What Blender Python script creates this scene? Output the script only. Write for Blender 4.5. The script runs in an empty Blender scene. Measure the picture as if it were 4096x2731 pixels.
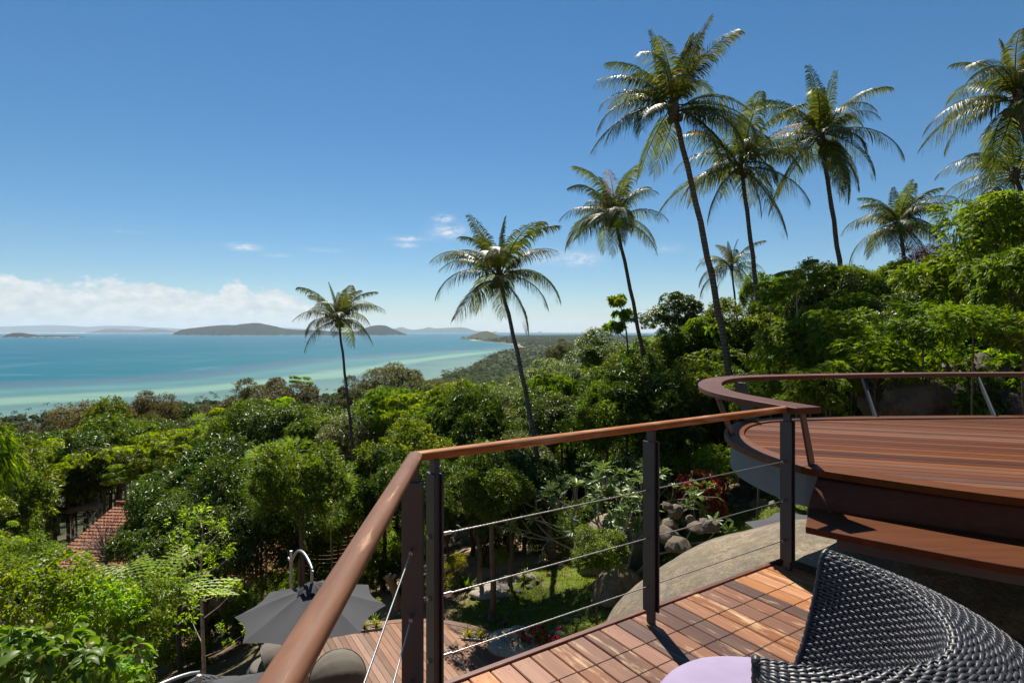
import bpy, math, random
import numpy as np
from mathutils import Vector, Matrix

# ------------------------------------------------------------------ camera, sky, sun, exposure
SC = bpy.context.scene
COL = SC.collection
EYE, FPX, U0, V0 = 1.55, 2298.0, 2048.0, 1320.0     # eye height above the upper terrace; pinhole data of the 4096 px wide view
SEA = EYE - 80.0
cam = bpy.data.cameras.new('camera'); co = bpy.data.objects.new('camera', cam); COL.objects.link(co)
co.location = (0, 0, EYE); co.rotation_euler = (math.radians(90), 0, 0)
cam.lens = 20.2; cam.sensor_width = 36; cam.shift_y = -(1365.5 - V0) / 4096
cam.clip_start = 0.05; cam.clip_end = 90000
SC.camera = co

HAZE = 2.4e-5
SUN_EL, SUN_AZ = 54.5, -10.0      # sun ahead of the viewer, a little to the left (azimuth from +Y, clockwise positive)
SKY_STRENGTH, SUN_STRENGTH = 0.0500, 5.0
sv = Vector((math.sin(math.radians(SUN_AZ)) * math.cos(math.radians(SUN_EL)), math.cos(math.radians(SUN_AZ)) * math.cos(math.radians(SUN_EL)), math.sin(math.radians(SUN_EL))))
sun = bpy.data.lights.new('sun', 'SUN'); so = bpy.data.objects.new('sun', sun); COL.objects.link(so)
sun.energy = SUN_STRENGTH; sun.angle = math.radians(0.53); sun.color = (1.0, 0.94, 0.84)
so.rotation_euler = sv.to_track_quat('Z', 'Y').to_euler(); so.location = (0, 0, 60)

world = bpy.data.worlds.new("World"); SC.world = world; world.use_nodes = True

def N(nt, t, **kw):
    n = nt.nodes.new(t)
    for k, v in kw.items():
        if k.startswith('i_'):
            key = k[2:]
            key = int(key) if key.isdigit() else key.replace('_', ' ')
            n.inputs[key].default_value = v
        else:
            setattr(n, k, v)
    return n
def mth(nt, op, a, b=None, clamp=False):
    n = nt.nodes.new('ShaderNodeMath'); n.operation = op; n.use_clamp = clamp
    for i, x in enumerate((a, b)):
        if x is None: continue
        if isinstance(x, (int, float)): n.inputs[i].default_value = x
        else: nt.links.new(x, n.inputs[i])
    return n.outputs[0]
def mix(nt, fac, a, b, bt='MIX'):
    n = nt.nodes.new('ShaderNodeMix'); n.data_type = 'RGBA'; n.blend_type = bt; n.clamp_factor = True
    for i, x in ((0, fac), (6, a), (7, b)):
        if isinstance(x, (int, float)): n.inputs[i].default_value = x
        elif isinstance(x, tuple): n.inputs[i].default_value = (*x, 1) if len(x) == 3 else x
        else: nt.links.new(x, n.inputs[i])
    return n.outputs[2]
def ramp(nt, fac, stops, interp='LINEAR'):
    n = nt.nodes.new('ShaderNodeValToRGB'); n.color_ramp.interpolation = interp
    e = n.color_ramp.elements
    while len(e) < len(stops): e.new(0.5)
    for el, (p, c) in zip(e, stops):
        el.position = p; el.color = (c, c, c, 1) if isinstance(c, (int, float)) else (*c, 1)
    nt.links.new(fac, n.inputs[0]); return n.outputs[0]
def noise(nt, vec, scale, detail=4, rough=0.55, dist=0.0, dims='3D'):
    n = N(nt, 'ShaderNodeTexNoise', noise_dimensions=dims); n.inputs['Scale'].default_value = scale
    n.inputs['Detail'].default_value = detail; n.inputs['Roughness'].default_value = rough; n.inputs['Distortion'].default_value = dist
    if vec is not None: nt.links.new(vec, n.inputs['Vector'])
    return n.outputs['Fac']
def comb(nt, x, y, z):
    n = nt.nodes.new('ShaderNodeCombineXYZ')
    for i, v in enumerate((x, y, z)):
        if isinstance(v, (int, float)): n.inputs[i].default_value = v
        else: nt.links.new(v, n.inputs[i])
    return n.outputs[0]

def build_world():
    nt = world.node_tree; nt.nodes.clear()
    out = N(nt, 'ShaderNodeOutputWorld'); bg = N(nt, 'ShaderNodeBackground'); nt.links.new(bg.outputs[0], out.inputs[0])
    sky = N(nt, 'ShaderNodeTexSky', sky_type='NISHITA', sun_disc=False)
    sky.sun_elevation = math.radians(SUN_EL); sky.sun_rotation = math.radians(SUN_AZ)
    sky.altitude = 80; sky.air_density = 1.0; sky.dust_density = 0.0; sky.ozone_density = 6.0
    tc = N(nt, 'ShaderNodeTexCoord'); sp = N(nt, 'ShaderNodeSeparateXYZ'); nt.links.new(tc.outputs['Generated'], sp.inputs[0])
    X, Y, Z = sp.outputs
    az = mth(nt, 'ARCTAN2', X, Y)                 # 0 straight ahead, negative to the left
    el = mth(nt, 'ARCSINE', Z)
    # cumulus bank low over the sea
    a01 = mth(nt, 'ADD', mth(nt, 'DIVIDE', az, 2 * math.pi), 0.5)
    def A(deg): return deg / 360 + 0.5
    top = ramp(nt, a01, [(0, .62), (A(-70), .6), (A(-43), .74), (A(-39), .60), (A(-33), .72), (A(-28.5), .50), (A(-26), .70), (A(-22), .62), (A(-19), .40), (A(-14), .18), (A(0), .22), (A(12), .14), (A(60), .16), (1, .55)])
    top = mth(nt, 'MULTIPLY', top, 0.112)
    n1 = noise(nt, comb(nt, mth(nt, 'MULTIPLY', az, 1.0), mth(nt, 'MULTIPLY', el, 1.5), 3.1), 30, 7, .56)
    n2 = noise(nt, comb(nt, az, mth(nt, 'MULTIPLY', el, 1.3), 9.1), 110, 5, .6)
    h = mth(nt, 'ADD', top, mth(nt, 'MULTIPLY', mth(nt, 'SUBTRACT', n1, .55), .06))
    h = mth(nt, 'ADD', h, mth(nt, 'MULTIPLY', mth(nt, 'SUBTRACT', n2, .5), .012))
    dens = mth(nt, 'DIVIDE', mth(nt, 'SUBTRACT', h, el), 0.007, True)
    n3 = noise(nt, comb(nt, mth(nt, 'ADD', az, .004), mth(nt, 'MULTIPLY', el, 2.6), 5.5), 34, 8, .6)
    body = ramp(nt, n3, [(.30, .45), (.62, 1.0)])
    dens = mth(nt, 'MULTIPLY', dens, body)
    left = ramp(nt, a01, [(0, 1), (A(-19), 1), (A(-14), .35), (A(30), .35), (A(100), .6), (1, 1)])
    dens = mth(nt, 'MULTIPLY', dens, mth(nt, 'MULTIPLY', left, .97))
    shade = ramp(nt, noise(nt, comb(nt, mth(nt, 'ADD', az, .01), mth(nt, 'MULTIPLY', mth(nt, 'ADD', el, .006), 1.6), 3.1), 40, 7, .6), [(.34, (.36, .385, .41)), (.60, (.535, .53, .515))])
    # thin cirrus wisps
    def spot(a, e, sa, se):
        da = mth(nt, 'DIVIDE', mth(nt, 'SUBTRACT', az, a), sa); de = mth(nt, 'DIVIDE', mth(nt, 'SUBTRACT', el, e), se)
        r = mth(nt, 'ADD', mth(nt, 'MULTIPLY', da, da), mth(nt, 'MULTIPLY', de, de))
        return mth(nt, 'POWER', 2.718, mth(nt, 'MULTIPLY', r, -1.0))
    def pe(u, v): 
        x = (u - 1176) / 1324; y = (759 - v) / 1324
        return math.atan(x), math.asin(y / math.sqrt(1 + x * x + y * y))
    w = None
    for (u, v, su, sv_, k) in [(1030, 532, 34, 13, 1.0), (1018, 503, 20, 8, .8), (938, 549, 34, 5, .8), (932, 564, 20, 5, .8), (556, 568, 26, 6, 1.1), (633, 587, 26, 4, .45), (1250, 590, 60, 14, .55), (1335, 596, 40, 14, .7), (1535, 570, 30, 8, .35), (290, 533, 22, 3, .25), (745, 575, 40, 4, .25)]:
        a, e = pe(u, v); s = mth(nt, 'MULTIPLY', spot(a, e, su / 1324, sv_ / 1324), k)
        w = s if w is None else mth(nt, 'ADD', w, s)
    n4 = noise(nt, comb(nt, mth(nt, 'MULTIPLY', az, .35), mth(nt, 'ADD', el, mth(nt, 'MULTIPLY', az, -.12)), 1.7), 150, 7, .68, .6)
    wisp = mth(nt, 'MULTIPLY', mth(nt, 'MULTIPLY', w, ramp(nt, n4, [(.36, 0), (.60, 1)])), 1.0, True)
    skc = N(nt, 'ShaderNodeVectorMath', operation='SCALE'); skc.inputs[3].default_value = SKY_STRENGTH
    hs = N(nt, 'ShaderNodeHueSaturation'); hs.inputs['Saturation'].default_value = 1.18; hs.inputs['Hue'].default_value = .494; nt.links.new(sky.outputs[0], hs.inputs['Color']); nt.links.new(hs.outputs[0], skc.inputs[0])
    c = mix(nt, wisp, skc.outputs[0], (.45, .475, .50))
    c = mix(nt, dens, c, shade)
    nt.links.new(c, bg.inputs[0]); bg.inputs[1].default_value = 1.0
build_world()
SC.view_settings.view_transform = 'Standard'; SC.view_settings.look = 'None'
SC.view_settings.exposure = 0.8; SC.view_settings.gamma = 1.0; SC.view_settings.use_curve_mapping = False
cy = SC.cycles
cy.max_bounces = 7; cy.diffuse_bounces = 3; cy.glossy_bounces = 3; cy.transmission_bounces = 4; cy.volume_bounces = 0; cy.transparent_max_bounces = 8
cy.caustics_reflective = False; cy.caustics_refractive = False; cy.sample_clamp_indirect = 6
cy.use_denoising = True
try: cy.denoiser = 'OPENIMAGEDENOISE'
except Exception: pass

# ------------------------------------------------------------------ helpers
def tag(o, label=None, cat=None, group=None, kind=None):
    if label: o['label'] = label
    if cat: o['category'] = cat
    if group: o['group'] = group
    if kind: o['kind'] = kind
    return o
def W(u, v, z):                  # the point of the level z seen at photo position u, v
    d = (EYE - z) * FPX / (v - V0); return ((u - U0) / FPX * d, d, z)
def PD(u, v, d):                 # the point at distance d ahead seen at photo position u, v
    return ((u - U0) / FPX * d, d, EYE - (v - V0) / FPX * d)
def empty(name, loc=(0, 0, 0), rz=0, parent=None):
    o = bpy.data.objects.new(name, None); COL.objects.link(o); o.location = loc; o.rotation_euler = (0, 0, rz)
    o.empty_display_size = .2
    if parent: o.parent = parent
    return o
def put(name, me, parent=None, loc=(0, 0, 0), rz=0, sc=None):
    o = bpy.data.objects.new(name, me); COL.objects.link(o); o.location = loc; o.rotation_euler = (0, 0, rz)
    if sc: o.scale = sc
    if parent: o.parent = parent
    return o
def mesh_np(name, v, f, mat=None, smooth=False):
    """v (n,3), f (m,3 or 4) arrays -> mesh, quickly"""
    v = np.asarray(v, np.float32); f = np.asarray(f, np.int32); k = f.shape[1]
    me = bpy.data.meshes.new(name)
    me.vertices.add(len(v)); me.vertices.foreach_set('co', v.ravel())
    me.loops.add(f.size); me.loops.foreach_set('vertex_index', f.ravel())
    me.polygons.add(len(f)); me.polygons.foreach_set('loop_start', np.arange(0, f.size, k, dtype=np.int32))
    try: me.polygons.foreach_set('loop_total', np.full(len(f), k, np.int32))
    except Exception: pass
    me.update(calc_edges=True)
    if smooth: me.polygons.foreach_set('use_smooth', np.ones(len(f), bool))
    if mat: me.materials.append(mat)
    me.validate()
    return me
class MB:
    def __init__(s): s.v = []; s.f = []; s.sm = []
    def add(s, v, f, smooth=False):
        b = len(s.v); s.v += [tuple(p) for p in v]; s.f += [tuple(b + i for i in q) for q in f]; s.sm += [smooth] * len(f); return s
    def box(s, x0, x1, y0, y1, z0, z1, M=None):
        v = [(x, y, z) for z in (z0, z1) for y in (y0, y1) for x in (x0, x1)]
        if M is not None: v = [tuple(M @ Vector(p)) for p in v]
        return s.add(v, [(0, 2, 3, 1), (4, 5, 7, 6), (0, 1, 5, 4), (2, 6, 7, 3), (0, 4, 6, 2), (1, 3, 7, 5)])
    def prism(s, poly, z0, z1):
        n = len(poly); v = [(p[0], p[1], z0) for p in poly] + [(p[0], p[1], z1) for p in poly]
        return s.add(v, [tuple(range(n))[::-1], tuple(range(n, 2 * n))] + [(i, (i + 1) % n, n + (i + 1) % n, n + i) for i in range(n)])
    def tube(s, pts, rad, n=8, cap=True):
        pts = [Vector(p) for p in pts]; m = len(pts)
        if isinstance(rad, (int, float)): rad = [rad] * m
        v = []; ref = None
        for i, p in enumerate(pts):
            t = (pts[min(i + 1, m - 1)] - pts[max(i - 1, 0)]).normalized()
            if ref is None: ref = Vector((0, 0, 1)) if abs(t.z) < .9 else Vector((1, 0, 0))
            a = (ref - t * ref.dot(t)).normalized(); b = t.cross(a); ref = a
            for k in range(n):
                an = 2 * math.pi * k / n; v.append(p + (a * math.cos(an) + b * math.sin(an)) * rad[i])
        f = [(i * n + k, i * n + (k + 1) % n, (i + 1) * n + (k + 1) % n, (i + 1) * n + k) for i in range(m - 1) for k in range(n)]
        s.add(v, f, True)
        if cap:
            s.add([v[k] for k in range(n)], [tuple(range(n))[::-1]]); s.add([v[(m - 1) * n + k] for k in range(n)], [tuple(range(n))])
        return s
    def mesh(s, name, mat=None):
        me = bpy.data.meshes.new(name); me.from_pydata(s.v, [], s.f); me.polygons.foreach_set('use_smooth', s.sm)
        me.update()
        if mat: me.materials.append(mat)
        return me
    def build(s, name, mat, parent=None, loc=(0, 0, 0), rz=0):
        return put(name, s.mesh(name, mat), parent, loc, rz)
def recalc(me):
    import bmesh
    b = bmesh.new(); b.from_mesh(me); bmesh.ops.recalc_face_normals(b, faces=b.faces); b.to_mesh(me); b.free(); me.update(); return me
def bevel(o, w=.003, seg=1):
    m = o.modifiers.new('bevel', 'BEVEL'); m.width = w; m.segments = seg; m.limit_method = 'ANGLE'; m.angle_limit = .7; return o

# ------------------------------------------------------------------ materials
def mat_new(name):
    m = bpy.data.materials.new(name); m.use_nodes = True; nt = m.node_tree; nt.nodes.clear()
    out = N(nt, 'ShaderNodeOutputMaterial'); p = N(nt, 'ShaderNodeBsdfPrincipled'); nt.links.new(p.outputs[0], out.inputs[0])
    return m, nt, p, out
def bump(nt, p, h, strength=.3, dist=.01):
    b = N(nt, 'ShaderNodeBump'); b.inputs['Strength'].default_value = strength; b.inputs['Distance'].default_value = dist
    nt.links.new(h, b.inputs['Height']); nt.links.new(b.outputs[0], p.inputs['Normal'])
def objcoord(nt, rnd=True, scale=(1, 1, 1)):
    tc = N(nt, 'ShaderNodeTexCoord'); mp = N(nt, 'ShaderNodeMapping'); mp.inputs['Scale'].default_value = scale
    nt.links.new(tc.outputs['Object'], mp.inputs[0])
    if rnd:
        oi = N(nt, 'ShaderNodeObjectInfo'); k = mth(nt, 'MULTIPLY', oi.outputs['Random'], 37.0)
        nt.links.new(comb(nt, k, k, k), mp.inputs['Location']); return mp.outputs[0], oi.outputs['Random']
    return mp.outputs[0], None
def simple(name, col, rough=.5, metal=0, spec=.5, var=.12, nscale=8, bmp=0):
    m, nt, p, _ = mat_new(name); v, r = objcoord(nt)
    n = noise(nt, v, nscale, 5)
    c = mix(nt, ramp(nt, n, [(.3, 0), (.7, 1)]), tuple(x * (1 - var) for x in col), tuple(min(1, x * (1 + var)) for x in col))
    nt.links.new(c, p.inputs['Base Color']); p.inputs['Roughness'].default_value = rough; p.inputs['Metallic'].default_value = metal
    p.inputs['Specular IOR Level'].default_value = spec
    if bmp: bump(nt, p, n, bmp)
    return m
def wood(name, tones, worn=None, worn_amt=.5, rough=.45, gs=(1.2, 26, 26), grain=.35, stain=.25, spec=.35, patch=(3.0, 16, 16)):
    """grain runs along local X; tones = three colours one of which leads on each board; worn = colour of bleached patches"""
    m, nt, p, _ = mat_new(name); v, r = objcoord(nt, True, gs)
    r2 = mth(nt, 'FRACT', mth(nt, 'MULTIPLY', r, 7.31)); r3 = mth(nt, 'FRACT', mth(nt, 'MULTIPLY', r, 13.7))
    vb, _ = objcoord(nt, True, (1.6, 7, 7)); nb = noise(nt, vb, 1.2, 5, .6, .4)
    k = mth(nt, 'ADD', mth(nt, 'MULTIPLY', r, .72), mth(nt, 'MULTIPLY', nb, .5)); k = mth(nt, 'SUBTRACT', k, .12, True)
    c = ramp(nt, k, [(.12, tones[0]), (.5, tones[1]), (.9, tones[2])])
    g = noise(nt, v, 1.6, 7, .62, .5)
    c = mix(nt, ramp(nt, g, [(.30, grain), (.62, 0)]), c, tuple(x * .45 for x in tones[0]))
    c = mix(nt, ramp(nt, nb, [(.62, 0), (.76, stain)]), c, tuple(x * .30 for x in tones[0]))
    hv = N(nt, 'ShaderNodeHueSaturation'); nt.links.new(c, hv.inputs['Color']); nt.links.new(mth(nt, 'ADD', mth(nt, 'MULTIPLY', r3, .5), .75), hv.inputs['Value']); nt.links.new(mth(nt, 'ADD', mth(nt, 'MULTIPLY', r2, .30), .78), hv.inputs['Saturation'])
    c = hv.outputs[0]; p.inputs['Roughness'].default_value = rough
    if worn:
        v3, _ = objcoord(nt, True, patch); w = noise(nt, v3, 1.5, 9, .66, .25)
        lim = mth(nt, 'ADD', mth(nt, 'MULTIPLY', r2, -.16), .70 - (worn_amt - .5) * .2)
        wm = mth(nt, 'MULTIPLY', mth(nt, 'SUBTRACT', w, lim), 5, True); wm = mth(nt, 'MULTIPLY', wm, ramp(nt, g, [(.30, .35), (.55, .95)]))
        c = mix(nt, wm, c, worn); nt.links.new(mth(nt, 'ADD', mth(nt, 'MULTIPLY', wm, .3), rough), p.inputs['Roughness'])
    nt.links.new(c, p.inputs['Base Color']); p.inputs['Specular IOR Level'].default_value = spec
    bump(nt, p, g, .3, .002)
    return m
def leafmat(name, c1, c2, trans=.35, rough=.42, tint=None, hue=.03, spec=.5, val=.4, back=None):
    """c1..c2 random per leaf; tint = (colour, share of leaves); whole-tree variation by object"""
    m, nt, p, out = mat_new(name)
    ge = N(nt, 'ShaderNodeNewGeometry'); ri = ge.outputs['Random Per Island']
    c = mix(nt, ri, c1, c2)
    if tint:
        k = mth(nt, 'FRACT', mth(nt, 'MULTIPLY', ri, 11.3)); k = mth(nt, 'LESS_THAN', k, tint[1]); c = mix(nt, k, c, tint[0])
    oi = N(nt, 'ShaderNodeObjectInfo'); r = oi.outputs['Random']
    tc = N(nt, 'ShaderNodeTexCoord'); big = noise(nt, tc.outputs['Object'], .55, 2)
    hv = N(nt, 'ShaderNodeHueSaturation'); nt.links.new(c, hv.inputs['Color'])
    nt.links.new(mth(nt, 'ADD', mth(nt, 'MULTIPLY', r, hue), .5 - hue / 2), hv.inputs['Hue'])
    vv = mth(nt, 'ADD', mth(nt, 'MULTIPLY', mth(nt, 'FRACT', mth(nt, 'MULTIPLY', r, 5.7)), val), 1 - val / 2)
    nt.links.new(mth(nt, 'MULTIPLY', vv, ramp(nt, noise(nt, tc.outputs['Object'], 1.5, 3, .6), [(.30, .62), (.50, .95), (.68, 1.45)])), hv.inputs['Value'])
    nt.links.new(hv.outputs[0], p.inputs['Base Color']); p.inputs['Roughness'].default_value = rough; p.inputs['Specular IOR Level'].default_value = spec * .7
    tr = N(nt, 'ShaderNodeBsdfTranslucent')
    h2 = N(nt, 'ShaderNodeHueSaturation'); h2.inputs['Value'].default_value = 2.1; h2.inputs['Saturation'].default_value = 1.12; h2.inputs['Hue'].default_value = .485
    nt.links.new(hv.outputs[0], h2.inputs['Color']); nt.links.new(h2.outputs[0], tr.inputs[0])
    ms = N(nt, 'ShaderNodeMixShader'); ms.inputs[0].default_value = trans
    nt.links.new(p.outputs[0], ms.inputs[1]); nt.links.new(tr.outputs[0], ms.inputs[2]); nt.links.new(ms.outputs[0], out.inputs[0])
    return m
def rockmat(name, a, b, spk=.5, scale=1.0, lichen=None):
    m, nt, p, _ = mat_new(name); tc = N(nt, 'ShaderNodeTexCoord'); v = tc.outputs['Object']
    n1 = noise(nt, v, .9 * scale, 8, .65); n2 = noise(nt, v, 42 * scale, 5, .75); n3 = noise(nt, v, 9 * scale, 6, .6)
    c = mix(nt, ramp(nt, n1, [(.35, 0), (.65, 1)]), a, b)
    c = mix(nt, ramp(nt, n2, [(.35, spk), (.55, 0)]), c, tuple(x * .35 for x in a))
    c = mix(nt, ramp(nt, n3, [(.4, .6), (.58, 0)]), c, tuple(x * .55 for x in a))
    if lichen: c = mix(nt, ramp(nt, noise(nt, v, 2.2 * scale, 6, .7), [(.48, 0), (.62, .8)]), c, lichen)
    nt.links.new(c, p.inputs['Base Color']); p.inputs['Roughness'].default_value = .85; p.inputs['Specular IOR Level'].default_value = .25
    hh = mth(nt, 'ADD', mth(nt, 'MULTIPLY', n3, .7), mth(nt, 'MULTIPLY', n2, .25)); bump(nt, p, hh, 1.0, .045)
    return m

M = {}
M['deck'] = wood('weathered_red_hardwood', ((.105, .042, .024), (.25, .092, .034), (.41, .172, .056)), (.56, .39, .22), .92, .5, spec=.22)
M['varnish'] = wood('varnished_red_hardwood', ((.075, .021, .008), (.125, .040, .014), (.175, .064, .021)), None, 0, .50, (1.0, 18, 18), .4, .25, .12)
M['trim'] = wood('trim_hardwood', ((.09, .030, .020), (.15, .052, .028), (.20, .08, .042)), (.35, .2, .12), .4, .5)
M['handrail'] = wood('handrail_hardwood', ((.23, .075, .014), (.34, .116, .022), (.46, .175, .040)), (.62, .40, .23), 1.0, .42, (3, 26, 26), .5, .15, .10, (2.2, 26, 26))
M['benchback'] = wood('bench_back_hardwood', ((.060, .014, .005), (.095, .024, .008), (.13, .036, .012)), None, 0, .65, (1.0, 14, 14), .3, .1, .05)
M['uprail'] = wood('curved_rail_hardwood', ((.085, .024, .011), (.13, .040, .018), (.17, .060, .026)), None, 0, .42, (1.0, 14, 14), .3, .1, .22)
M['pooldeck'] = wood('pool_deck_hardwood', ((.14, .066, .036), (.21, .100, .052), (.27, .135, .074)), (.34, .22, .14), .4, .6, (1.2, 12, 12), .3, .1, .2)
M['steel'] = simple('dark_painted_steel', (.034, .037, .047), .42, 0, .5, .1, 3)
M['steelblue'] = simple('blue_grey_painted_steel', (.12, .15, .17), .45, 0, .5, .1, 3)
M['stainless'] = simple('stainless_steel', (.42, .41, .40), .38, 1, .5, .06, 20)
M['alu'] = simple('brushed_aluminium', (.42, .43, .45), .5, .9, .5, .05, 5)
M['wicker'] = simple('black_synthetic_wicker', (.017, .018, .022), .33, 0, .5, .2, 30)
def wicker_mat():
    m, nt, p, _ = mat_new('black_synthetic_wicker'); v, r = objcoord(nt); n = noise(nt, v, 14, 4, .6); n2 = noise(nt, v, 160, 3, .6)
    k = mth(nt, 'ADD', mth(nt, 'MULTIPLY', r, .6), mth(nt, 'MULTIPLY', n, .5)); c = ramp(nt, k, [(.15, (.010, .011, .014)), (.6, (.022, .023, .028)), (.95, (.042, .042, .046))])
    c = mix(nt, ramp(nt, n2, [(.60, 0), (.72, .5)]), c, (.10, .095, .085)); nt.links.new(c, p.inputs['Base Color'])
    nt.links.new(mth(nt, 'ADD', mth(nt, 'MULTIPLY', n, .28), .30), p.inputs['Roughness']); return m
M['wicker'] = wicker_mat()
M['lining'] = simple('dark_shell_lining', (.008, .008, .009), .8)
M['lav'] = simple('lavender_canvas', (.275, .225, .33), .85, 0, .2, .10, 6, .35)
M['canopy'] = simple('charcoal_canvas', (.055, .055, .060), .8, 0, .25, .1, 2, .05)
M['hood'] = simple('taupe_canvas', (.135, .118, .098), .85, 0, .2, .12, 3, .1)
M['blackfab'] = simple('black_fabric', (.02, .02, .022), .8)
M['bark'] = simple('brown_bark', (.135, .10, .072), .9, 0, .2, .45, 9, .6)
M['palebark'] = simple('pale_bark', (.30, .27, .22), .9, 0, .2, .35, 9, .5)
M['dead'] = simple('grey_dead_twigs', (.20, .165, .15), .9, 0, .2, .3, 5)
M['soil'] = None
M['granite'] = rockmat('big_granite', (.20, .155, .10), (.32, .26, .18), .7, 1.0, (.13, .115, .085))
M['rock'] = rockmat('garden_rock', (.22, .17, .115), (.36, .29, .205), .5, 1.5, (.12, .10, .08))
M['darkrock'] = rockmat('dark_cliff_rock', (.085, .062, .046), (.135, .10, .076), .5, .8, (.10, .085, .07))  # dark brown rock tone with speckle and lichen
M['tile'] = simple('terracotta_roof_tile', (.27, .115, .066), .85, 0, .2, .45, 3)
M['wall'] = simple('warm_house_wall', (.36, .22, .14), .85, 0, .2, .15, 3)
M['timber'] = simple('dark_red_timber', (.10, .035, .02), .6, 0, .3, .3, 5)
M['glass'] = simple('dark_window_glass', (.02, .025, .03), .08, 0, .5, 0, 1)
M['stone'] = rockmat('pale_step_stone', (.33, .29, .23), (.45, .40, .33), .3, 2.0)
# ------------------------------------------------------------------ terrain heights
TH = np.array([-180, -110, -75, -45, -30, -15, 0, 12, 22, 30, 38, 46, 70, 110, 180.])
DD = np.array([0, 5, 8, 11, 14, 17, 20, 25, 30, 38, 50, 70, 110, 180, 300, 450.])
TAB = np.array([
 [-3, 1, 2, 3, 4, 4, 5, 6, 7, 8, 10, 12, 14, 10, 0, -20],
 [-3, -1, 0, 0, 0, 0, 0, 0, 0, 0, -2, -5, -10, -20, -45, -72],
 [-3, -4.5, -5.4, -6.2, -7, -7.8, -8.6, -10, -11.5, -13.5, -16.5, -21, -29, -42, -62, -82],
 [-3, -5.6, -6.8, -7.6, -8.3, -9.2, -10.2, -12, -13.8, -15.6, -18.2, -22, -30, -43, -63, -84],
 [-3, -5.9, -6.8, -7.2, -7.6, -8.4, -9.4, -11.2, -13.0, -14.8, -17.4, -21.2, -29, -42, -61, -80],
 [-3, -5.9, -6.7, -6.85, -7.0, -7.2, -7.9, -9.3, -10.6, -12.8, -15.8, -20, -28, -41, -60, -77],
 [-3, -5.7, -6.5, -6.6, -6.6, -6.7, -7.0, -7.8, -8.9, -10.6, -13.0, -17, -25, -39, -59, -75],
 [-3, -5.2, -6.0, -6.0, -6.0, -6.1, -6.5, -7.1, -8.0, -9.2, -11, -14.5, -22, -36, -57, -74],
 [-3, -4.6, -5.0, -4.8, -4.5, -4.3, -4.4, -4.8, -5.6, -6.6, -8.2, -11.5, -19, -33, -55, -73],
 [-2.6, -3.6, -3.7, -3.5, -3.3, -3.2, -3.0, -2.9, -3.0, -3.2, -4, -7, -15, -30, -53, -72],
 [-2.4, -2.6, -2.5, -2.0, -1.4, -.8, -.2, .8, 1.4, 2.0, 2.2, 0, -8, -24, -48, -70],
 [-2.2, -1.8, -1.4, -.6, .2, 1.2, 2.2, 3.8, 5.0, 6.5, 8, 8, 2, -16, -42, -66],
 [-2.4, -1, 0, 1.2, 2.5, 4, 5.5, 8, 10, 12, 14, 15, 12, 0, -28, -55],
 [-3, 0, 1, 2, 3.5, 5, 6.5, 9, 11, 14, 17, 20, 22, 15, 0, -25],
 [-3, 1, 2, 3, 4, 4, 5, 6, 7, 8, 10, 12, 14, 10, 0, -20]], float)
COAST = np.array([(-3000, -1500), (-1200, -200), (-700, 230), (-431, 484), (-290, 610), (-183, 766), (-125, 930), (-98, 1081), (-94, 1250), (-88, 1414), (-75, 1700), (-57, 2000), (-25, 2200), (9, 2357), (34, 2700), (30, 3064),
                  (-10, 3300), (-90, 3650), (-191, 3997), (-308, 4480), (-380, 4900), (-494, 5253), (-420, 5420), (-300, 5600), (-200, 6000), (-80, 6700), (60, 7500), (800, 7700), (1500, 7600), (4000, 7000), (9000, 5000), (9000, -6000), (-3000, -6000)], float)
def coast_sd(x, y):
    """signed distance to the coast, positive on land"""
    x = np.asarray(x, float); y = np.asarray(y, float); best = np.full(x.shape, 1e9); inside = np.zeros(x.shape, bool)
    n = len(COAST)
    for i in range(n):
        ax, ay = COAST[i]; bx, by = COAST[(i + 1) % n]; dx, dy = bx - ax, by - ay
        t = np.clip(((x - ax) * dx + (y - ay) * dy) / (dx * dx + dy * dy), 0, 1)
        best = np.minimum(best, np.hypot(x - ax - t * dx, y - ay - t * dy))
        c = (ay > y) != (by > y)
        with np.errstate(divide='ignore', invalid='ignore'):
            xi = (bx - ax) * (y - ay) / (by - ay if by != ay else 1e-9) + ax
        inside ^= c & (x < xi)
    return np.where(inside, best, -best)
def drop(d): return d * d / (2 * 7.433e6)
def ground_z(x, y):
    x = np.asarray(x, float); y = np.asarray(y, float)
    d = np.hypot(x, y); th = np.degrees(np.arctan2(x, y))
    ti = np.clip(np.searchsorted(TH, th) - 1, 0, len(TH) - 2); ft = (th - TH[ti]) / (TH[ti + 1] - TH[ti]); ft = ft * ft * (3 - 2 * ft) * .5 + ft * .5
    dn = np.minimum(d, 449.9); di = np.clip(np.searchsorted(DD, dn, side='right') - 1, 0, len(DD) - 2); fd = (dn - DD[di]) / (DD[di + 1] - DD[di])
    a = TAB[ti, di] * (1 - fd) + TAB[ti, di + 1] * fd; b = TAB[ti + 1, di] * (1 - fd) + TAB[ti + 1, di + 1] * fd
    near = a * (1 - ft) + b * ft
    near = near + .12 * np.sin(x * 1.1 + 1) * np.cos(y * .9) + .06 * np.sin(x * 2.7 + y * 1.9)
    sd = coast_sd(x, y)
    far = SEA + np.where(sd > 0, np.minimum(sd * .05, 3.5), np.maximum(sd * .05, -9))
    hill = 74 * np.exp(-(((x + 225) / 118) ** 2 + ((y - 5000) / 330) ** 2)) + 20 * np.exp(-(((x + 380) / 90) ** 2 + ((y - 5150) / 200) ** 2))
    far = far + np.where(sd > 0, np.minimum(1, sd / 60) * (hill + 3 * np.sin(x / 170.) * np.cos(y / 210.) + 2), 0) - drop(d)
    k = np.clip((d - 300) / 150, 0, 1); k = k * k * (3 - 2 * k)
    return near * (1 - k) + far * k
def gz(x, y): return float(ground_z(np.array([x]), np.array([y]))[0])

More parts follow.
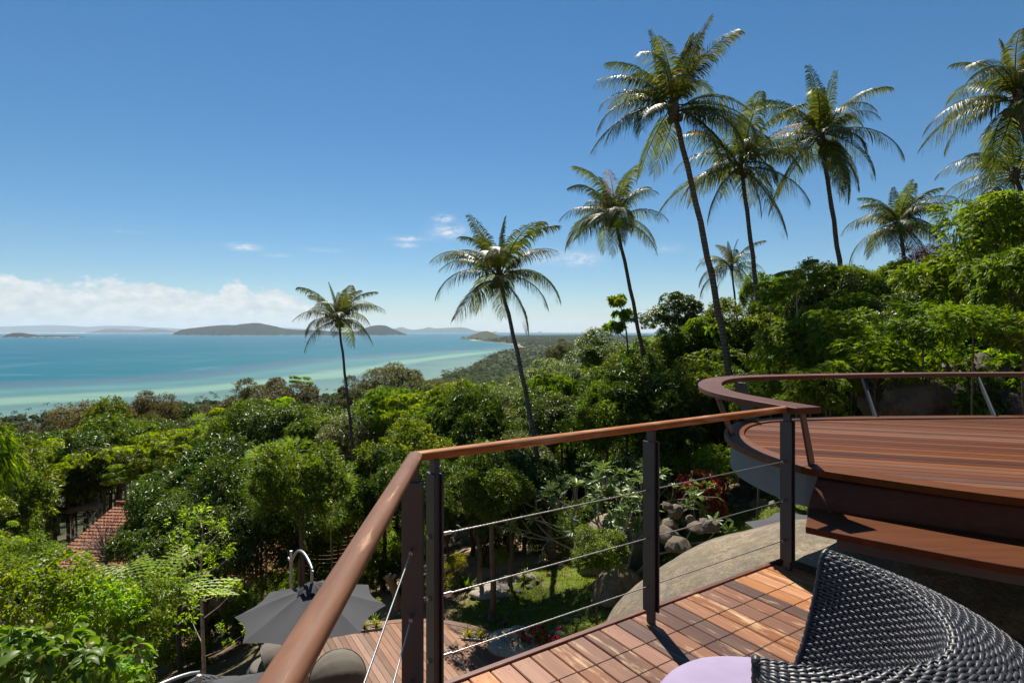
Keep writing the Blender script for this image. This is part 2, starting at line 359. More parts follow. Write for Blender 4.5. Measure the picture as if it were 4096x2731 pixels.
def polar(rs, ths):
    R, T = np.meshgrid(rs, np.radians(ths), indexing='ij'); x = R * np.sin(T); y = R * np.cos(T)
    nr, nt_ = R.shape; i, j = np.meshgrid(np.arange(nr - 1), np.arange(nt_ - 1), indexing='ij')
    a = (i * nt_ + j).ravel(); f = np.stack([a, a + 1, a + nt_ + 1, a + nt_], 1)
    return x.ravel(), y.ravel(), f[:, ::-1]
THS = np.concatenate([np.arange(-180, -60, 4), np.arange(-60, 60, .5), np.arange(60, 180.1, 4)])

def soil_material():
    m, nt, p, _ = mat_new('hillside_soil_and_litter'); tc = N(nt, 'ShaderNodeTexCoord'); v = tc.outputs['Object']
    a = N(nt, 'ShaderNodeAttribute', attribute_name='zone'); sp = N(nt, 'ShaderNodeSeparateColor'); nt.links.new(a.outputs['Color'], sp.inputs[0])
    n1 = noise(nt, v, .35, 6, .6); n2 = noise(nt, v, 6, 6, .7); n3 = noise(nt, v, 40, 3, .7)
    litter = mix(nt, ramp(nt, n2, [(.35, 0), (.65, 1)]), (.085, .060, .038), (.19, .135, .085))
    litter = mix(nt, ramp(nt, n3, [(.5, 0), (.62, .7)]), litter, (.30, .21, .13))
    litter = mix(nt, ramp(nt, n1, [(.5, 0), (.62, .6)]), litter, (.05, .065, .022))
    sand = mix(nt, ramp(nt, n2, [(.3, 0), (.7, 1)]), (.34, .215, .13), (.48, .33, .21))
    lawn = mix(nt, ramp(nt, n2, [(.3, 0), (.7, 1)]), (.075, .105, .018), (.135, .165, .035))
    lawn = mix(nt, ramp(nt, noise(nt, v, 1.2, 5, .6), [(.56, 0), (.68, .8)]), lawn, (.20, .15, .09))
    wood_ = mix(nt, ramp(nt, noise(nt, v, .05, 8, .7), [(.35, 0), (.65, 1)]), (.030, .040, .018), (.062, .070, .032))
    beach = (.62, .52, .40)
    c = mix(nt, sp.outputs[0], litter, sand); c = mix(nt, sp.outputs[1], c, lawn); c = mix(nt, sp.outputs[2], c, wood_)
    c = mix(nt, a.outputs['Alpha'], c, beach)
    nt.links.new(c, p.inputs['Base Color']); p.inputs['Roughness'].default_value = .95; p.inputs['Specular IOR Level'].default_value = .1
    bump(nt, p, mth(nt, 'ADD', mth(nt, 'MULTIPLY', n2, .6), mth(nt, 'MULTIPLY', n3, .3)), .7, .06)
    return m
M['soil'] = soil_material()
rs = np.concatenate([[.02, 1, 2, 3], np.arange(4, 32, .45), np.geomspace(32, 9000, 150)])
x, y, f = polar(rs, THS)
z = ground_z(x, y)
me = mesh_np('ground', np.stack([x, y, z], 1), f, M['soil'], True)
d = np.hypot(x, y); sdc = coast_sd(x, y)
def blob(x, y, cx, cy, rx, ry, ang=0, soft=.35):
    c, s = math.cos(ang), math.sin(ang); u = ((x - cx) * c + (y - cy) * s) / rx; w = (-(x - cx) * s + (y - cy) * c) / ry
    return np.clip((1 - np.hypot(u, w)) / soft, 0, 1)
lawn = np.maximum.reduce([blob(x, y, 1.4, 16.2, 3.6, 4.6, .2), blob(x, y, 6.6, 18.0, 4.6, 3.6, .5), blob(x, y, 3.2, 12.5, 2.2, 3.0), blob(x, y, 2.8, 20.0, 2.5, 2.0)])
sand = np.maximum.reduce([blob(x, y, -1.2, 23.5, 4.5, 4.0), blob(x, y, 2.5, 30, 5, 4), blob(x, y, -21, 41, 8, 3.5), blob(x, y, -5.5, 20, 3, 2.5) * .6])
forest = np.clip((d - 60) / 60, 0, 1)
beach = np.where((y > 2500) & (y < 4600), np.clip(1 - np.abs(sdc - 6) / 18, 0, 1), 0)
att = me.color_attributes.new('zone', 'FLOAT_COLOR', 'POINT')
att.data.foreach_set('color', np.stack([sand, lawn, forest, beach], 1).astype(np.float32).ravel())
g = put('ground', me); tag(g, 'brown leaf-littered hillside falling away to the coastal plain', None, None, 'structure')

# ------------------------------------------------------------------ sea
def sea_material():
    m, nt, p, _ = mat_new('tropical_sea_water'); tc = N(nt, 'ShaderNodeTexCoord'); v = tc.outputs['Object']
    a = N(nt, 'ShaderNodeAttribute', attribute_name='offshore'); s = a.outputs['Fac']     # metres from the shore
    mp = N(nt, 'ShaderNodeMapping'); mp.inputs['Rotation'].default_value = (0, 0, math.radians(-38)); mp.inputs['Scale'].default_value = (1, .22, 1)
    nt.links.new(v, mp.inputs[0]); vb = mp.outputs[0]
    n1 = noise(nt, vb, .004, 5, .55); n2 = noise(nt, vb, .02, 5, .6)
    s2 = mth(nt, 'ADD', s, mth(nt, 'MULTIPLY', mth(nt, 'SUBTRACT', n1, .5), 190)); s2 = mth(nt, 'ADD', s2, mth(nt, 'MULTIPLY', mth(nt, 'SUBTRACT', n2, .5), 45))
    k = mth(nt, 'DIVIDE', s2, 1600, True)
    c = ramp(nt, k, [(0, (.125, .20, .155)), (.05, (.085, .165, .145)), (.085, (.075, .15, .14)), (.105, (.15, .255, .19)), (.135, (.155, .26, .195)), (.165, (.060, .150, .150)), (.21, (.066, .175, .17)), (.25, (.050, .118, .145)), (.30, (.044, .105, .140)), (.36, (.003, .100, .132)), (.7, (.001, .092, .132)), (1, (.001, .085, .130))])
    n3 = noise(nt, vb, .009, 6, .6); streak = ramp(nt, n3, [(.60, 0), (.72, .22)])
    c = mix(nt, streak, c, (.17, .25, .28)); mq = N(nt, 'ShaderNodeMapping'); mq.inputs['Rotation'].default_value = (0, 0, math.radians(-12)); mq.inputs['Scale'].default_value = (.22, 1.3, 1); nt.links.new(v, mq.inputs[0]); n6 = noise(nt, mq.outputs[0], .010, 7, .7, .4); c = mix(nt, ramp(nt, n6, [(.56, 0), (.66, .30)]), c, (.16, .27, .30)); c = mix(nt, ramp(nt, n6, [(.34, .35), (.46, 0)]), c, (.002, .07, .10))
    nt.links.new(c, p.inputs['Base Color']); p.inputs['Roughness'].default_value = .38; p.inputs['Specular IOR Level'].default_value = .04
    sm = N(nt, 'ShaderNodeMapping'); sm.inputs['Scale'].default_value = (1, 2.0, 1); nt.links.new(v, sm.inputs[0])
    w = mth(nt, 'ADD', noise(nt, sm.outputs[0], .12, 4, .6), mth(nt, 'MULTIPLY', noise(nt, sm.outputs[0], .9, 3, .6), .3)); bump(nt, p, w, .5, 1.6)
    return m
M['sea'] = sea_material()
x, y, f = polar(np.geomspace(230, 46000, 190), THS)
me = mesh_np('sea', np.stack([x, y, SEA - drop(np.hypot(x, y))], 1), f, M['sea'], True)
att = me.attributes.new('offshore', 'FLOAT', 'POINT'); att.data.foreach_set('value', (-coast_sd(x, y) + np.clip(y - 1500, 0, 4000) * .28).astype(np.float32))
tag(put('sea', me), 'calm turquoise sea with paler shallow bands', None, None, 'structure')

# ------------------------------------------------------------------ islands and far mountains
M['island'] = leafmat('island_forest', (.022, .040, .014), (.060, .085, .030), 0, .9, None, 0, .1, 0)
def island_mat():
    m, nt, p, _ = mat_new('wooded_island'); tc = N(nt, 'ShaderNodeTexCoord'); v = tc.outputs['Object']
    n1 = noise(nt, v, .012, 8, .7); n2 = noise(nt, v, .06, 6, .8)
    c = mix(nt, ramp(nt, n2, [(.38, 0), (.62, 1)]), (.006, .015, .011), (.020, .034, .020)); c = mix(nt, ramp(nt, n1, [(.5, 0), (.66, .45)]), c, (.035, .042, .026))
    sp = N(nt, 'ShaderNodeSeparateXYZ'); nt.links.new(v, sp.inputs[0])
    k = mth(nt, 'SUBTRACT', 1.0, mth(nt, 'DIVIDE', sp.outputs[2], 9.0), True); k = mth(nt, 'MULTIPLY', k, ramp(nt, noise(nt, v, .01, 4), [(.45, 0), (.55, .9)]))
    c = mix(nt, k, c, (.40, .34, .26))
    nt.links.new(c, p.inputs['Base Color']); p.inputs['Roughness'].default_value = .95; p.inputs['Specular IOR Level'].default_value = .05
    bump(nt, p, n2, 1.0, 12); return m
M['island'] = island_mat()
def island(name, dist, prof, thick, label, seed=0, rough=.14, nx=160, ny=26):
    """prof: (u, v) skyline points in photo pixels; base on the sea at that distance"""
    rg = np.random.default_rng(seed); us = np.array([p[0] for p in prof], float); vs = np.array([p[1] for p in prof], float)
    X = (us - U0) / FPX * dist; Hh = (V0 - vs) / FPX * dist + EYE - (SEA - drop(dist)); Hh = np.maximum(Hh, 0)
    xs = np.linspace(X[0], X[-1], nx); hs = np.interp(xs, X, Hh); hs = np.convolve(np.pad(hs, 1, mode='edge'), [.25, .5, .25], 'valid'); hs[0] = hs[-1] = 0
    t = np.linspace(-1, 1, ny); S, T = np.meshgrid(xs, t, indexing='ij'); cxy = (X[0] + X[-1]) / 2; half = (X[-1] - X[0]) / 2
    wid = thick * np.sqrt(np.clip(1 - ((S - cxy) / half) ** 2, .0, 1)) + thick * .05
    ph = rg.random(6) * 6.28; L = half * 2
    rid = sum(np.sin(S / L * k * 6.28 + T * (1.5 + k * .35) + ph[i]) for i, k in enumerate((5, 9, 15, 23, 37, 51))) / 6
    shp = np.clip(1 - np.abs(T + .12 * rid) ** 1.55, 0, 1); shp = shp / shp.max(axis=1, keepdims=True)
    Z = hs[:, None] * shp * (1 + rough * rid * (1 - shp)) - 3
    cx0 = cxy; a = np.stack([S - cx0, T * wid, Z + 0], 2).reshape(-1, 3)
    i, j = np.meshgrid(np.arange(nx - 1), np.arange(ny - 1), indexing='ij'); q = (i * ny + j).ravel(); f = np.stack([q, q + ny, q + ny + 1, q + 1], 1)
    o = put(name, mesh_np(name, a, f, M['island'], False), None, (cx0, dist, SEA - drop(dist))); tag(o, label, None, None, 'structure'); return o
def S_(pts, k=1.7415): return [(a * k, b * k) for a, b in pts]
island('island', 10300, S_([(405, 771), (409, 762), (420, 756), (440, 753), (470, 750), (500, 747), (520, 746), (545, 746), (560, 743), (585, 741), (600, 742), (625, 748), (650, 754), (680, 757), (720, 758), (760, 760), (800, 763), (830, 758), (850, 749), (868, 746), (885, 747), (905, 756), (925, 764), (940, 771)]), 900, 'long wooded island with two humps, largest on the horizon', 1)
island('island', 6900, S_([(14, 776), (18, 768), (30, 764), (48, 763.5), (62, 766), (74, 770), (90, 770), (120, 769.5), (150, 770), (180, 771), (196, 773.5)]), 240, 'low green islet with a flat sandy tail at far left', 2)
island('island', 6300, S_([(60, 781), (68, 778.5), (80, 777.8), (92, 779), (101, 781)]), 60, 'tiny dark islet in front of the low green one', 3)
island('island', 16500, S_([(-60, 768), (-30, 766.0), (10, 765.3), (40, 766.2), (62, 768)]), 300, 'thin low strip of land behind the islet at far left', 4)
island('island', 24000, S_([(215, 766), (235, 762), (250, 755), (262, 754.5), (275, 757), (300, 757), (315, 762), (326, 764), (338, 757), (352, 754), (368, 756), (385, 758), (400, 764), (410, 767)]), 1500, 'pale double-humped islands between the islet and the large island', 5)
island('far_mountains', 40000, S_([(p_[0], 765 - (765 - p_[1]) * .72) for p_ in [(-200, 764), (-100, 750), (0, 744), (60, 741), (120, 739), (160, 741), (200, 745), (250, 741), (300, 742), (360, 747), (410, 750), (440, 758), (480, 752), (505, 740), (523, 737), (545, 742), (580, 748), (640, 747), (680, 749), (740, 756), (800, 762), (860, 752), (905, 750), (960, 760), (1000, 764)]]), 2500, 'blue mainland mountains fading into haze under the cloud bank', 6, nx=220)
island('far_mountains', 31000, S_([(895, 765), (900, 757), (915, 752), (925, 751), (935, 755), (950, 757), (970, 755), (985, 751), (1000, 754), (1020, 753), (1040, 752), (1060, 751), (1075, 754), (1090, 759), (1115, 762), (1130, 765)]), 1500, 'jagged pale blue islands on the horizon beyond the headland', 7)
island('far_mountains', 33000, S_([(1125, 765), (1132, 762), (1138, 760), (1145, 763), (1200, 764), (1235, 763.5), (1241, 760), (1245, 763.5), (1290, 764), (1330, 765.5)]), 500, 'needle-like islets on the horizon right of the headland', 8)

# palms and scrub of the coastal plain: one far-off wood
def plain_wood():
    rg = np.random.default_rng(5); V = []; Fc = []; b = 0
    n = 19000; dd = 600 + (rg.random(n * 3) ** 1.5) * 7000; th = np.radians(rg.uniform(-7, 14, n * 3)); n0 = 5200; dd = np.concatenate([rg.uniform(165, 620, n0), dd]); th = np.concatenate([np.radians(rg.uniform(-50, 16, n0)), th]); x = dd * np.sin(th); y = dd * np.cos(th)
    sd = coast_sd(x, y); k = (sd > 14) & (ground_z(x, y) + drop(dd) < SEA + 14); x, y, dd, sd = x[k][:n], y[k][:n], dd[k][:n], sd[k][:n]; z = ground_z(x, y); n = len(x)
    # palm stars: nine drooping fronds each
    nf = 9; kind = rg.random(n) < np.where(dd < 600, .12, .72)
    px, py, pz = x[kind], y[kind], z[kind]; m = len(px); hgt = rg.uniform(9, 15, m); sc = np.maximum(1, dd[kind] / 2200)
    an = (rg.random(m)[:, None] * 6.28 + np.arange(nf)[None] * 6.28 / nf + rg.normal(0, .2, (m, nf))); up = rg.uniform(-.15, .9, (m, nf)); L = rg.uniform(3, 4.2, (m, nf)) * sc[:, None]
    c = np.stack([px, py, pz + hgt], 1)[:, None, :]
    dirv = np.stack([np.cos(an) * np.cos(up), np.sin(an) * np.cos(up), np.sin(up)], 2); sdv = np.stack([-np.sin(an), np.cos(an), 0 * an], 2) * .42 * sc[:, None, None]
    mid = c + dirv * (L * .5)[..., None]; tip = mid + dirv * (L * .35)[..., None]; tip[..., 2] -= L * .42
    cc = np.broadcast_to(c, mid.shape)
    v = np.stack([cc, mid + sdv, tip, mid - sdv], 2).reshape(-1, 3); q = np.arange(len(v)).reshape(-1, 4); V.append(v); Fc.append(q + b); b += len(v)
    # broad bushes: crumpled tufts
    bx, by, bz = x[~kind], y[~kind], z[~kind]; m = len(bx); R = rg.uniform(3, 6, m) * np.maximum(1, dd[~kind] / 2500); nl = 26
    u = rg.normal(size=(m, nl, 3)); u /= np.linalg.norm(u, axis=2, keepdims=True); u[..., 2] = np.abs(u[..., 2])
    p = np.stack([bx, by, bz + 4.5], 1)[:, None] + u * R[:, None, None] * rg.uniform(.7, 1, (m, nl, 1)) * np.array([1, 1, .8])
    t = np.cross(u, rg.normal(size=u.shape)); t /= np.linalg.norm(t, axis=2, keepdims=True); w = np.cross(u, t); sz = (R * .38)[:, None, None]
    v = np.stack([p - t * sz, p + w * sz * .7, p + t * sz, p - w * sz * .7], 2).reshape(-1, 3); q = np.arange(len(v)).reshape(-1, 4); V.append(v); Fc.append(q + b)
    m_ = leafmat('far_palm_wood', (.030, .046, .017), (.070, .090, .036), .15, .9, ((.10, .10, .05), .14), 0, .03, 0)
    o = put('far_palm_wood', mesh_np('far_palm_wood', np.concatenate(V), np.concatenate(Fc), m_)); tag(o, 'coconut palm plantation and scrub covering the flat coast to the headland', 'wood', None, 'stuff')
plain_wood()
# stakes in the shallows
mb = MB(); rg = random.Random(4)
for i in range(46):
    t = i / 45; u = 1832 + t * 110 + rg.uniform(-1, 1); p = W(u, 1396.5 + .0 * t + rg.uniform(-.7, .7), SEA); hgt = rg.uniform(.8, 2.2)
    mb.box(p[0] - .35, p[0] + .35, p[1] - .35, p[1] + .35, SEA - 1.5, SEA + hgt - .4)
tag(mb.build('mooring_stakes', M['bark']), 'broken row of dark mooring stakes standing in the bay by the headland', 'stakes', None, 'stuff')
mb = MB(); p = W(1220, 1366, SEA); mb.add([(-9, 0, 0), (9, 0, 0), (13, 2, 1.6), (-11, 2, 1.6), (-9, 4, 0), (9, 4, 0), (-11, 2.1, 1.7), (-3, 2, 3.2), (3, 2, 3.2)], [(0, 1, 2, 3), (4, 3, 2, 5), (3, 7, 8, 2), (0, 4, 5, 1)])
tag(mb.build('fishing_boat', M['steel'], None, (p[0], p[1], SEA - drop(p[1]))), 'tiny dark low boat on open water in front of the large island', 'boat')
# ------------------------------------------------------------------ foliage building blocks
def nrm(a): return a / np.maximum(np.linalg.norm(a, axis=-1, keepdims=True), 1e-9)
UP = np.array([0, 0, 1.])
def leaf2(P, D, Nn, L, Wd, fold=.22, droop=.15):
    """two-triangle folded leaves"""
    S = nrm(np.cross(D, Nn)); Nn = nrm(np.cross(S, D)); L = L[:, None]; Wd = Wd[:, None]
    l = P + D * L * .45 + S * Wd * .5 + Nn * Wd * fold; r = P + D * L * .45 - S * Wd * .5 + Nn * Wd * fold
    t = P + D * L - UP * L * droop
    v = np.stack([P, l, t, r], 1).reshape(-1, 3); i = np.arange(len(P))[:, None] * 4
    return v, np.concatenate([i + [0, 2, 1], i + [0, 3, 2]], 1).reshape(-1, 3)
def leaf8(P, D, Nn, L, Wd, fold=.18, droop=.35):
    """larger leaves: bent blade, folded along the midrib"""
    S = nrm(np.cross(D, Nn)); Nn = nrm(np.cross(S, D)); L = L[:, None]; Wd = Wd[:, None]
    c1 = P + D * L * .33 - UP * L * droop * .10; c2 = P + D * L * .68 - UP * L * droop * .42; t = P + D * L * .96 - UP * L * droop
    a = Nn * Wd * fold
    v = np.stack([P, c1, c2, t, c1 + S * Wd * .46 + a, c1 - S * Wd * .46 + a, c2 + S * Wd * .40 + a, c2 - S * Wd * .40 + a], 1).reshape(-1, 3)
    i = np.arange(len(P))[:, None] * 8
    T = [[0, 1, 4], [0, 5, 1], [4, 1, 2], [4, 2, 6], [1, 5, 7], [1, 7, 2], [6, 2, 3], [2, 7, 3]]
    return v, np.concatenate([i + t_ for t_ in T], 1).reshape(-1, 3)
def expand(rg, P, D, style, L, Wd, n, droop=.2, rach=.4):
    """sprays (position P, axis D) -> leaves"""
    m = len(P); fn = leaf8 if style.endswith('8') else leaf2; st = style.rstrip('8')
    Nn = nrm(UP + rg.normal(0, .45, (m, 3))); S = nrm(np.cross(D, Nn))
    if st == 'scatter':
        s = rg.random((m, n)); base = P[:, None] + D[:, None] * (s * rach)[..., None] + rg.normal(0, rach * .12, (m, n, 3))
        dr = nrm(D[:, None] * .7 + rg.normal(0, .75, (m, n, 3)) - UP * droop * .5); nn = nrm(UP * .8 + rg.normal(0, .5, (m, n, 3)))
        ll = L * rg.uniform(.7, 1.2, (m, n)); dp = droop
    elif st == 'rosette':
        a = rg.random((m, 1)) * 6.28 + np.arange(n)[None] * (6.283 / n * 2.0) + rg.normal(0, .15, (m, n)); e = rg.uniform(.05, .75, (m, n))
        A2 = np.cross(D, S); dr = (S[:, None] * np.cos(a)[..., None] + A2[:, None] * np.sin(a)[..., None]) * np.cos(e)[..., None] + D[:, None] * np.sin(e)[..., None]
        dr = nrm(dr); base = P[:, None] + dr * .02; nn = nrm(D[:, None] + rg.normal(0, .15, (m, n, 3))); ll = L * rg.uniform(.75, 1.15, (m, n)); dp = droop
    else:                                                   # pinnate / feather
        k = n // 2; s = np.tile(np.linspace(.15, 1, k), 2)[None]; side = np.repeat([1., -1.], k)[None]
        ax = P[:, None] + D[:, None] * (s * rach)[..., None] - UP * (s ** 2 * rach * droop)[..., None]
        dr = nrm(S[:, None] * side[..., None] + D[:, None] * .45 - UP * (droop * 1.2) + rg.normal(0, .10, (m, n, 3)))
        base = ax; nn = nrm(Nn[:, None] + S[:, None] * side[..., None] * .2 + rg.normal(0, .12, (m, n, 3))); ll = L * (1.1 - .45 * s) * rg.uniform(.85, 1.1, (m, n)); dp = droop
    ll = ll * rg.uniform(.65, 1.4, (m, 1)); ww = Wd / L * ll
    r = lambda a: np.broadcast_to(a, (m, n, 3)).reshape(-1, 3)
    return fn(r(base), r(dr), r(nn), ll.reshape(-1), ww.reshape(-1), droop=dp * .8)
def lobes(rg, n, R, low=-.45):
    out = []
    for i in range(n * 30):
        d = nrm(rg.normal(size=3)); 
        if d[2] < low: continue
        p = d * rg.uniform(.38, .88)
        if all(np.linalg.norm(p - q) > .34 for q in out): out.append(p)
        if len(out) >= n: break
    return np.array(out) * np.array(R)
def crown(name, mat, seed, R, nl, sprays, style, L, Wd, n, droop=.2, rach=.4, lobe=.35, flat=1.0, low=-.75, up=.5, rough=.20, tiers=False):
    rg = np.random.default_rng(seed); C = lobes(rg, nl, R, low)
    if tiers: C[:, 2] = np.round(C[:, 2] / (R[2] * .42)) * R[2] * .42
    lr = lobe * (R[0] + R[2]) / 2 * rg.uniform(.55, 1.3, len(C))
    li = rg.integers(0, len(C), sprays); u = nrm(rg.normal(size=(sprays, 3))); oc = nrm(C[li] + 1e-3)
    u = nrm(u + oc * .35 + UP * up * .5)
    rr = lr[li] * (1 - np.abs(rg.normal(0, rough, sprays))) * np.where(rg.random(sprays) < .10, rg.uniform(1.0, 1.22, sprays), 1); P = C[li] + u * rr[:, None] * np.array([1, 1, flat])
    D = nrm(u + rg.normal(0, .35, (sprays, 3)) + UP * (.1 if droop > .3 else .25))
    v, f = expand(rg, P, D, style, L, Wd, n, droop, rach)
    return mesh_np(name, v, f, mat), C
def trunk(name, mat, seed, C, R, r0=.16, wob=.10, sub=3, multi=1):
    """unit-height tapered trunk, and the branches from its top to the crown's lobes"""
    rg = random.Random(seed); mb = MB(); br = MB(); K = 8; z0 = -R[2] * .8
    for q in range(multi):
        ox, oy = (rg.uniform(-1, 1) * r0 * 2.2, rg.uniform(-1, 1) * r0 * 2.2) if multi > 1 else (0, 0)
        pts = [(ox * (1 - i / K) + wob * math.sin(i * .62 + seed + q) * math.sin(math.pi * i / K), oy * (1 - i / K) + wob * math.cos(i * .5 + seed) * math.sin(math.pi * i / K), i / K) for i in range(K + 1)]
        mb.tube(pts, [r0 * (1.4 if i == 0 else 1) * (1 - .38 * i / K) for i in range(K + 1)], 8)
    R1 = r0 * .62; top = Vector((0, 0, z0 * .25)); br.tube([(0, 0, z0 - .03), (.04, .02, z0 * .7), top], [R1, R1 * .85, R1 * .5], 7)
    for c in C:
        c = Vector(c); s0 = rg.random(); a = Vector((0, 0, z0)).lerp(top, s0 * .8); mid = (a + c) / 2 + Vector((rg.uniform(-.2, .2), rg.uniform(-.2, .2), rg.uniform(-.3, .0))) * R[0] / 3
        b = R1 * .62 * (1 - .4 * s0)
        br.tube([a, a.lerp(mid, .55), mid, mid.lerp(c, .6), c], [b, b * .8, b * .6, b * .42, b * .2], 6, False)
        for k in range(sub):
            e = c + Vector((rg.gauss(0, .55), rg.gauss(0, .55), rg.gauss(.25, .4))) * R[0] / 3; m0 = mid.lerp(c, .5 + .4 * rg.random())
            br.tube([m0, (m0 + e) / 2 + Vector((0, 0, .06)), e], [b * .34, b * .2, b * .06], 4, False)
    return mb.mesh(name, mat), br.mesh('branches', mat)

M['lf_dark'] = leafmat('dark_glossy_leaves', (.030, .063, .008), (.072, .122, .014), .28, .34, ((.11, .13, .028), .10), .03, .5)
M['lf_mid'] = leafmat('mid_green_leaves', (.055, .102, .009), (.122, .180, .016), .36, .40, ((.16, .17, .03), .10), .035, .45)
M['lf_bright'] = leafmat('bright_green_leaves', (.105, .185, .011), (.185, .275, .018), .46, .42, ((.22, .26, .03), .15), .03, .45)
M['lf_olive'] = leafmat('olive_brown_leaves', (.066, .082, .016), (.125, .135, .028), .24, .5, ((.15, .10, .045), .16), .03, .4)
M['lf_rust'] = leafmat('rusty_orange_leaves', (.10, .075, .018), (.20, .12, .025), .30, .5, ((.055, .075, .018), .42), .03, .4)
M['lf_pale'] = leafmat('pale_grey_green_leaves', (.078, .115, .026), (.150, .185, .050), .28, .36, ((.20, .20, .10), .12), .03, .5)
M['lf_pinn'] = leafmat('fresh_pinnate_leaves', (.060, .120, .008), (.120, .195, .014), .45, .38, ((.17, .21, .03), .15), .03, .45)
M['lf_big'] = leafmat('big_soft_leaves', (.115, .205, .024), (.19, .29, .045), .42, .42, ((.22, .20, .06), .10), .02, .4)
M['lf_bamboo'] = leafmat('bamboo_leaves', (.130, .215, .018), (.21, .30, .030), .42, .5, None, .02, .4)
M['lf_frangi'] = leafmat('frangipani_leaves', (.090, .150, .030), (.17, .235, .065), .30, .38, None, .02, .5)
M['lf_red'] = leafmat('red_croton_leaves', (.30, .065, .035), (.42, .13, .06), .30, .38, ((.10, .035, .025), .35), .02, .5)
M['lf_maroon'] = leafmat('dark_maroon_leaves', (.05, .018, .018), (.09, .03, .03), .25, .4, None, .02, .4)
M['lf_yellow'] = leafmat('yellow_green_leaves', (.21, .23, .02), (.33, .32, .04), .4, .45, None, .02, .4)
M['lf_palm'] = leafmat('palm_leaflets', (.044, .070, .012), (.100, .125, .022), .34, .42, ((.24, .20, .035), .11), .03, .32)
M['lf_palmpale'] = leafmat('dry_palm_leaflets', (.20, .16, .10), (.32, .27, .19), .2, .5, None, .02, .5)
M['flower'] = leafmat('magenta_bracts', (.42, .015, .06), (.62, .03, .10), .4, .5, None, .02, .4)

# ------------------------------------------------------------------ tree species (shared meshes)
SP = {}
def species(key, name, cat, desc, mat, bark, R, nl, sprays, style, L, Wd, n, r0=.16, variants=2, H=4.2, seed=0, tk={}, **kw):
    vs = []
    for i in range(variants):
        cm, C = crown(name + '_crown', mat, seed * 10 + i, R, nl, sprays, style, L, Wd, n, **kw)
        vs.append((cm, *trunk(name + '_trunk', bark, seed * 10 + i, C, R, r0, **tk)))
    SP[key] = dict(name=name, cat=cat, desc=desc, R=R, H=H, vs=vs, used=0)
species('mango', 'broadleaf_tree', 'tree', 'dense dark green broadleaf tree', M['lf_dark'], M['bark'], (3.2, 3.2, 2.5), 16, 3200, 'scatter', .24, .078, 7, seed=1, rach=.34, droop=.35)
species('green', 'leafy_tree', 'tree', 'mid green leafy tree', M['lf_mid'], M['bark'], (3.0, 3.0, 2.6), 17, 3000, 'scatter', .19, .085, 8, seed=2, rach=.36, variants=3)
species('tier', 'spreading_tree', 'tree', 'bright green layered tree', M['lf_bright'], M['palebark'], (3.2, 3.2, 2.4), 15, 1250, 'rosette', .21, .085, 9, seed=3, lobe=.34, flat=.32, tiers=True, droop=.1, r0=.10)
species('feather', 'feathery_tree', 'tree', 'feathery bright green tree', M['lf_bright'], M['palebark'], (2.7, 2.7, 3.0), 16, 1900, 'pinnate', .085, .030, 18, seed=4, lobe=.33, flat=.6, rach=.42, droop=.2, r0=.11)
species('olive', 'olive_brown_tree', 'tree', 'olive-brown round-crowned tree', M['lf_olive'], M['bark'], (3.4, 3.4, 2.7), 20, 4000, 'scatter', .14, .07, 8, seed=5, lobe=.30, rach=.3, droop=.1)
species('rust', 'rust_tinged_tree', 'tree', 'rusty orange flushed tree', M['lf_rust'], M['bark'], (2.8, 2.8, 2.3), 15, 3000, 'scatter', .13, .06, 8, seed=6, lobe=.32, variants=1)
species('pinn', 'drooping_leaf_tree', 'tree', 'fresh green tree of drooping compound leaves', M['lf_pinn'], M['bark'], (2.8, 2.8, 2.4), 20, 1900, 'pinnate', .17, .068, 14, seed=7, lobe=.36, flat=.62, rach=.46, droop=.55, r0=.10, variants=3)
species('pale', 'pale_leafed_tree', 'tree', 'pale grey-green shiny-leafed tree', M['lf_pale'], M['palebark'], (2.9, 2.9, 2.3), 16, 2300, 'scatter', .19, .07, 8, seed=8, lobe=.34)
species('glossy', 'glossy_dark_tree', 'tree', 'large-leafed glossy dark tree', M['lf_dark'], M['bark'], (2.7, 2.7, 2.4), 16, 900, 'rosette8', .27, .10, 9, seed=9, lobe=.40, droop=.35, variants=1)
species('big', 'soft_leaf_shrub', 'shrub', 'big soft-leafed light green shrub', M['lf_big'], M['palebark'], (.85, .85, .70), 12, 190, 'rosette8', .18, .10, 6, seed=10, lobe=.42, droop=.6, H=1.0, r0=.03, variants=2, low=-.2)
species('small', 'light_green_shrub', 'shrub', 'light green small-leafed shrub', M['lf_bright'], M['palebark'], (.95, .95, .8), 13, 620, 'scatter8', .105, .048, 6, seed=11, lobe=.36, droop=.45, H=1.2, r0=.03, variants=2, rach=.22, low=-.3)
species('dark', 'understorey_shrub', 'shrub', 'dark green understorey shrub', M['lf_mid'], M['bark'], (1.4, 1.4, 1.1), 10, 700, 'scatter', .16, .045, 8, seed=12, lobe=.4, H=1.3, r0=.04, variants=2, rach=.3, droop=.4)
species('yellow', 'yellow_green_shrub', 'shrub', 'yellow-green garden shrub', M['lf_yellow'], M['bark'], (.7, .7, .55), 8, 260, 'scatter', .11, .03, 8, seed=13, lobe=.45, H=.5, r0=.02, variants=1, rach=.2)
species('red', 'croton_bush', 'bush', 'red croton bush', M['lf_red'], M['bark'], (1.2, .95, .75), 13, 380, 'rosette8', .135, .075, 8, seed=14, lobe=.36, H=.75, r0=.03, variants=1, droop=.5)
species('maroon', 'maroon_tree', 'tree', 'dark maroon-leafed tree', M['lf_maroon'], M['bark'], (1.6, 1.6, 1.1), 9, 500, 'scatter', .2, .06, 8, seed=15, lobe=.4, H=2.5, r0=.06, variants=1)

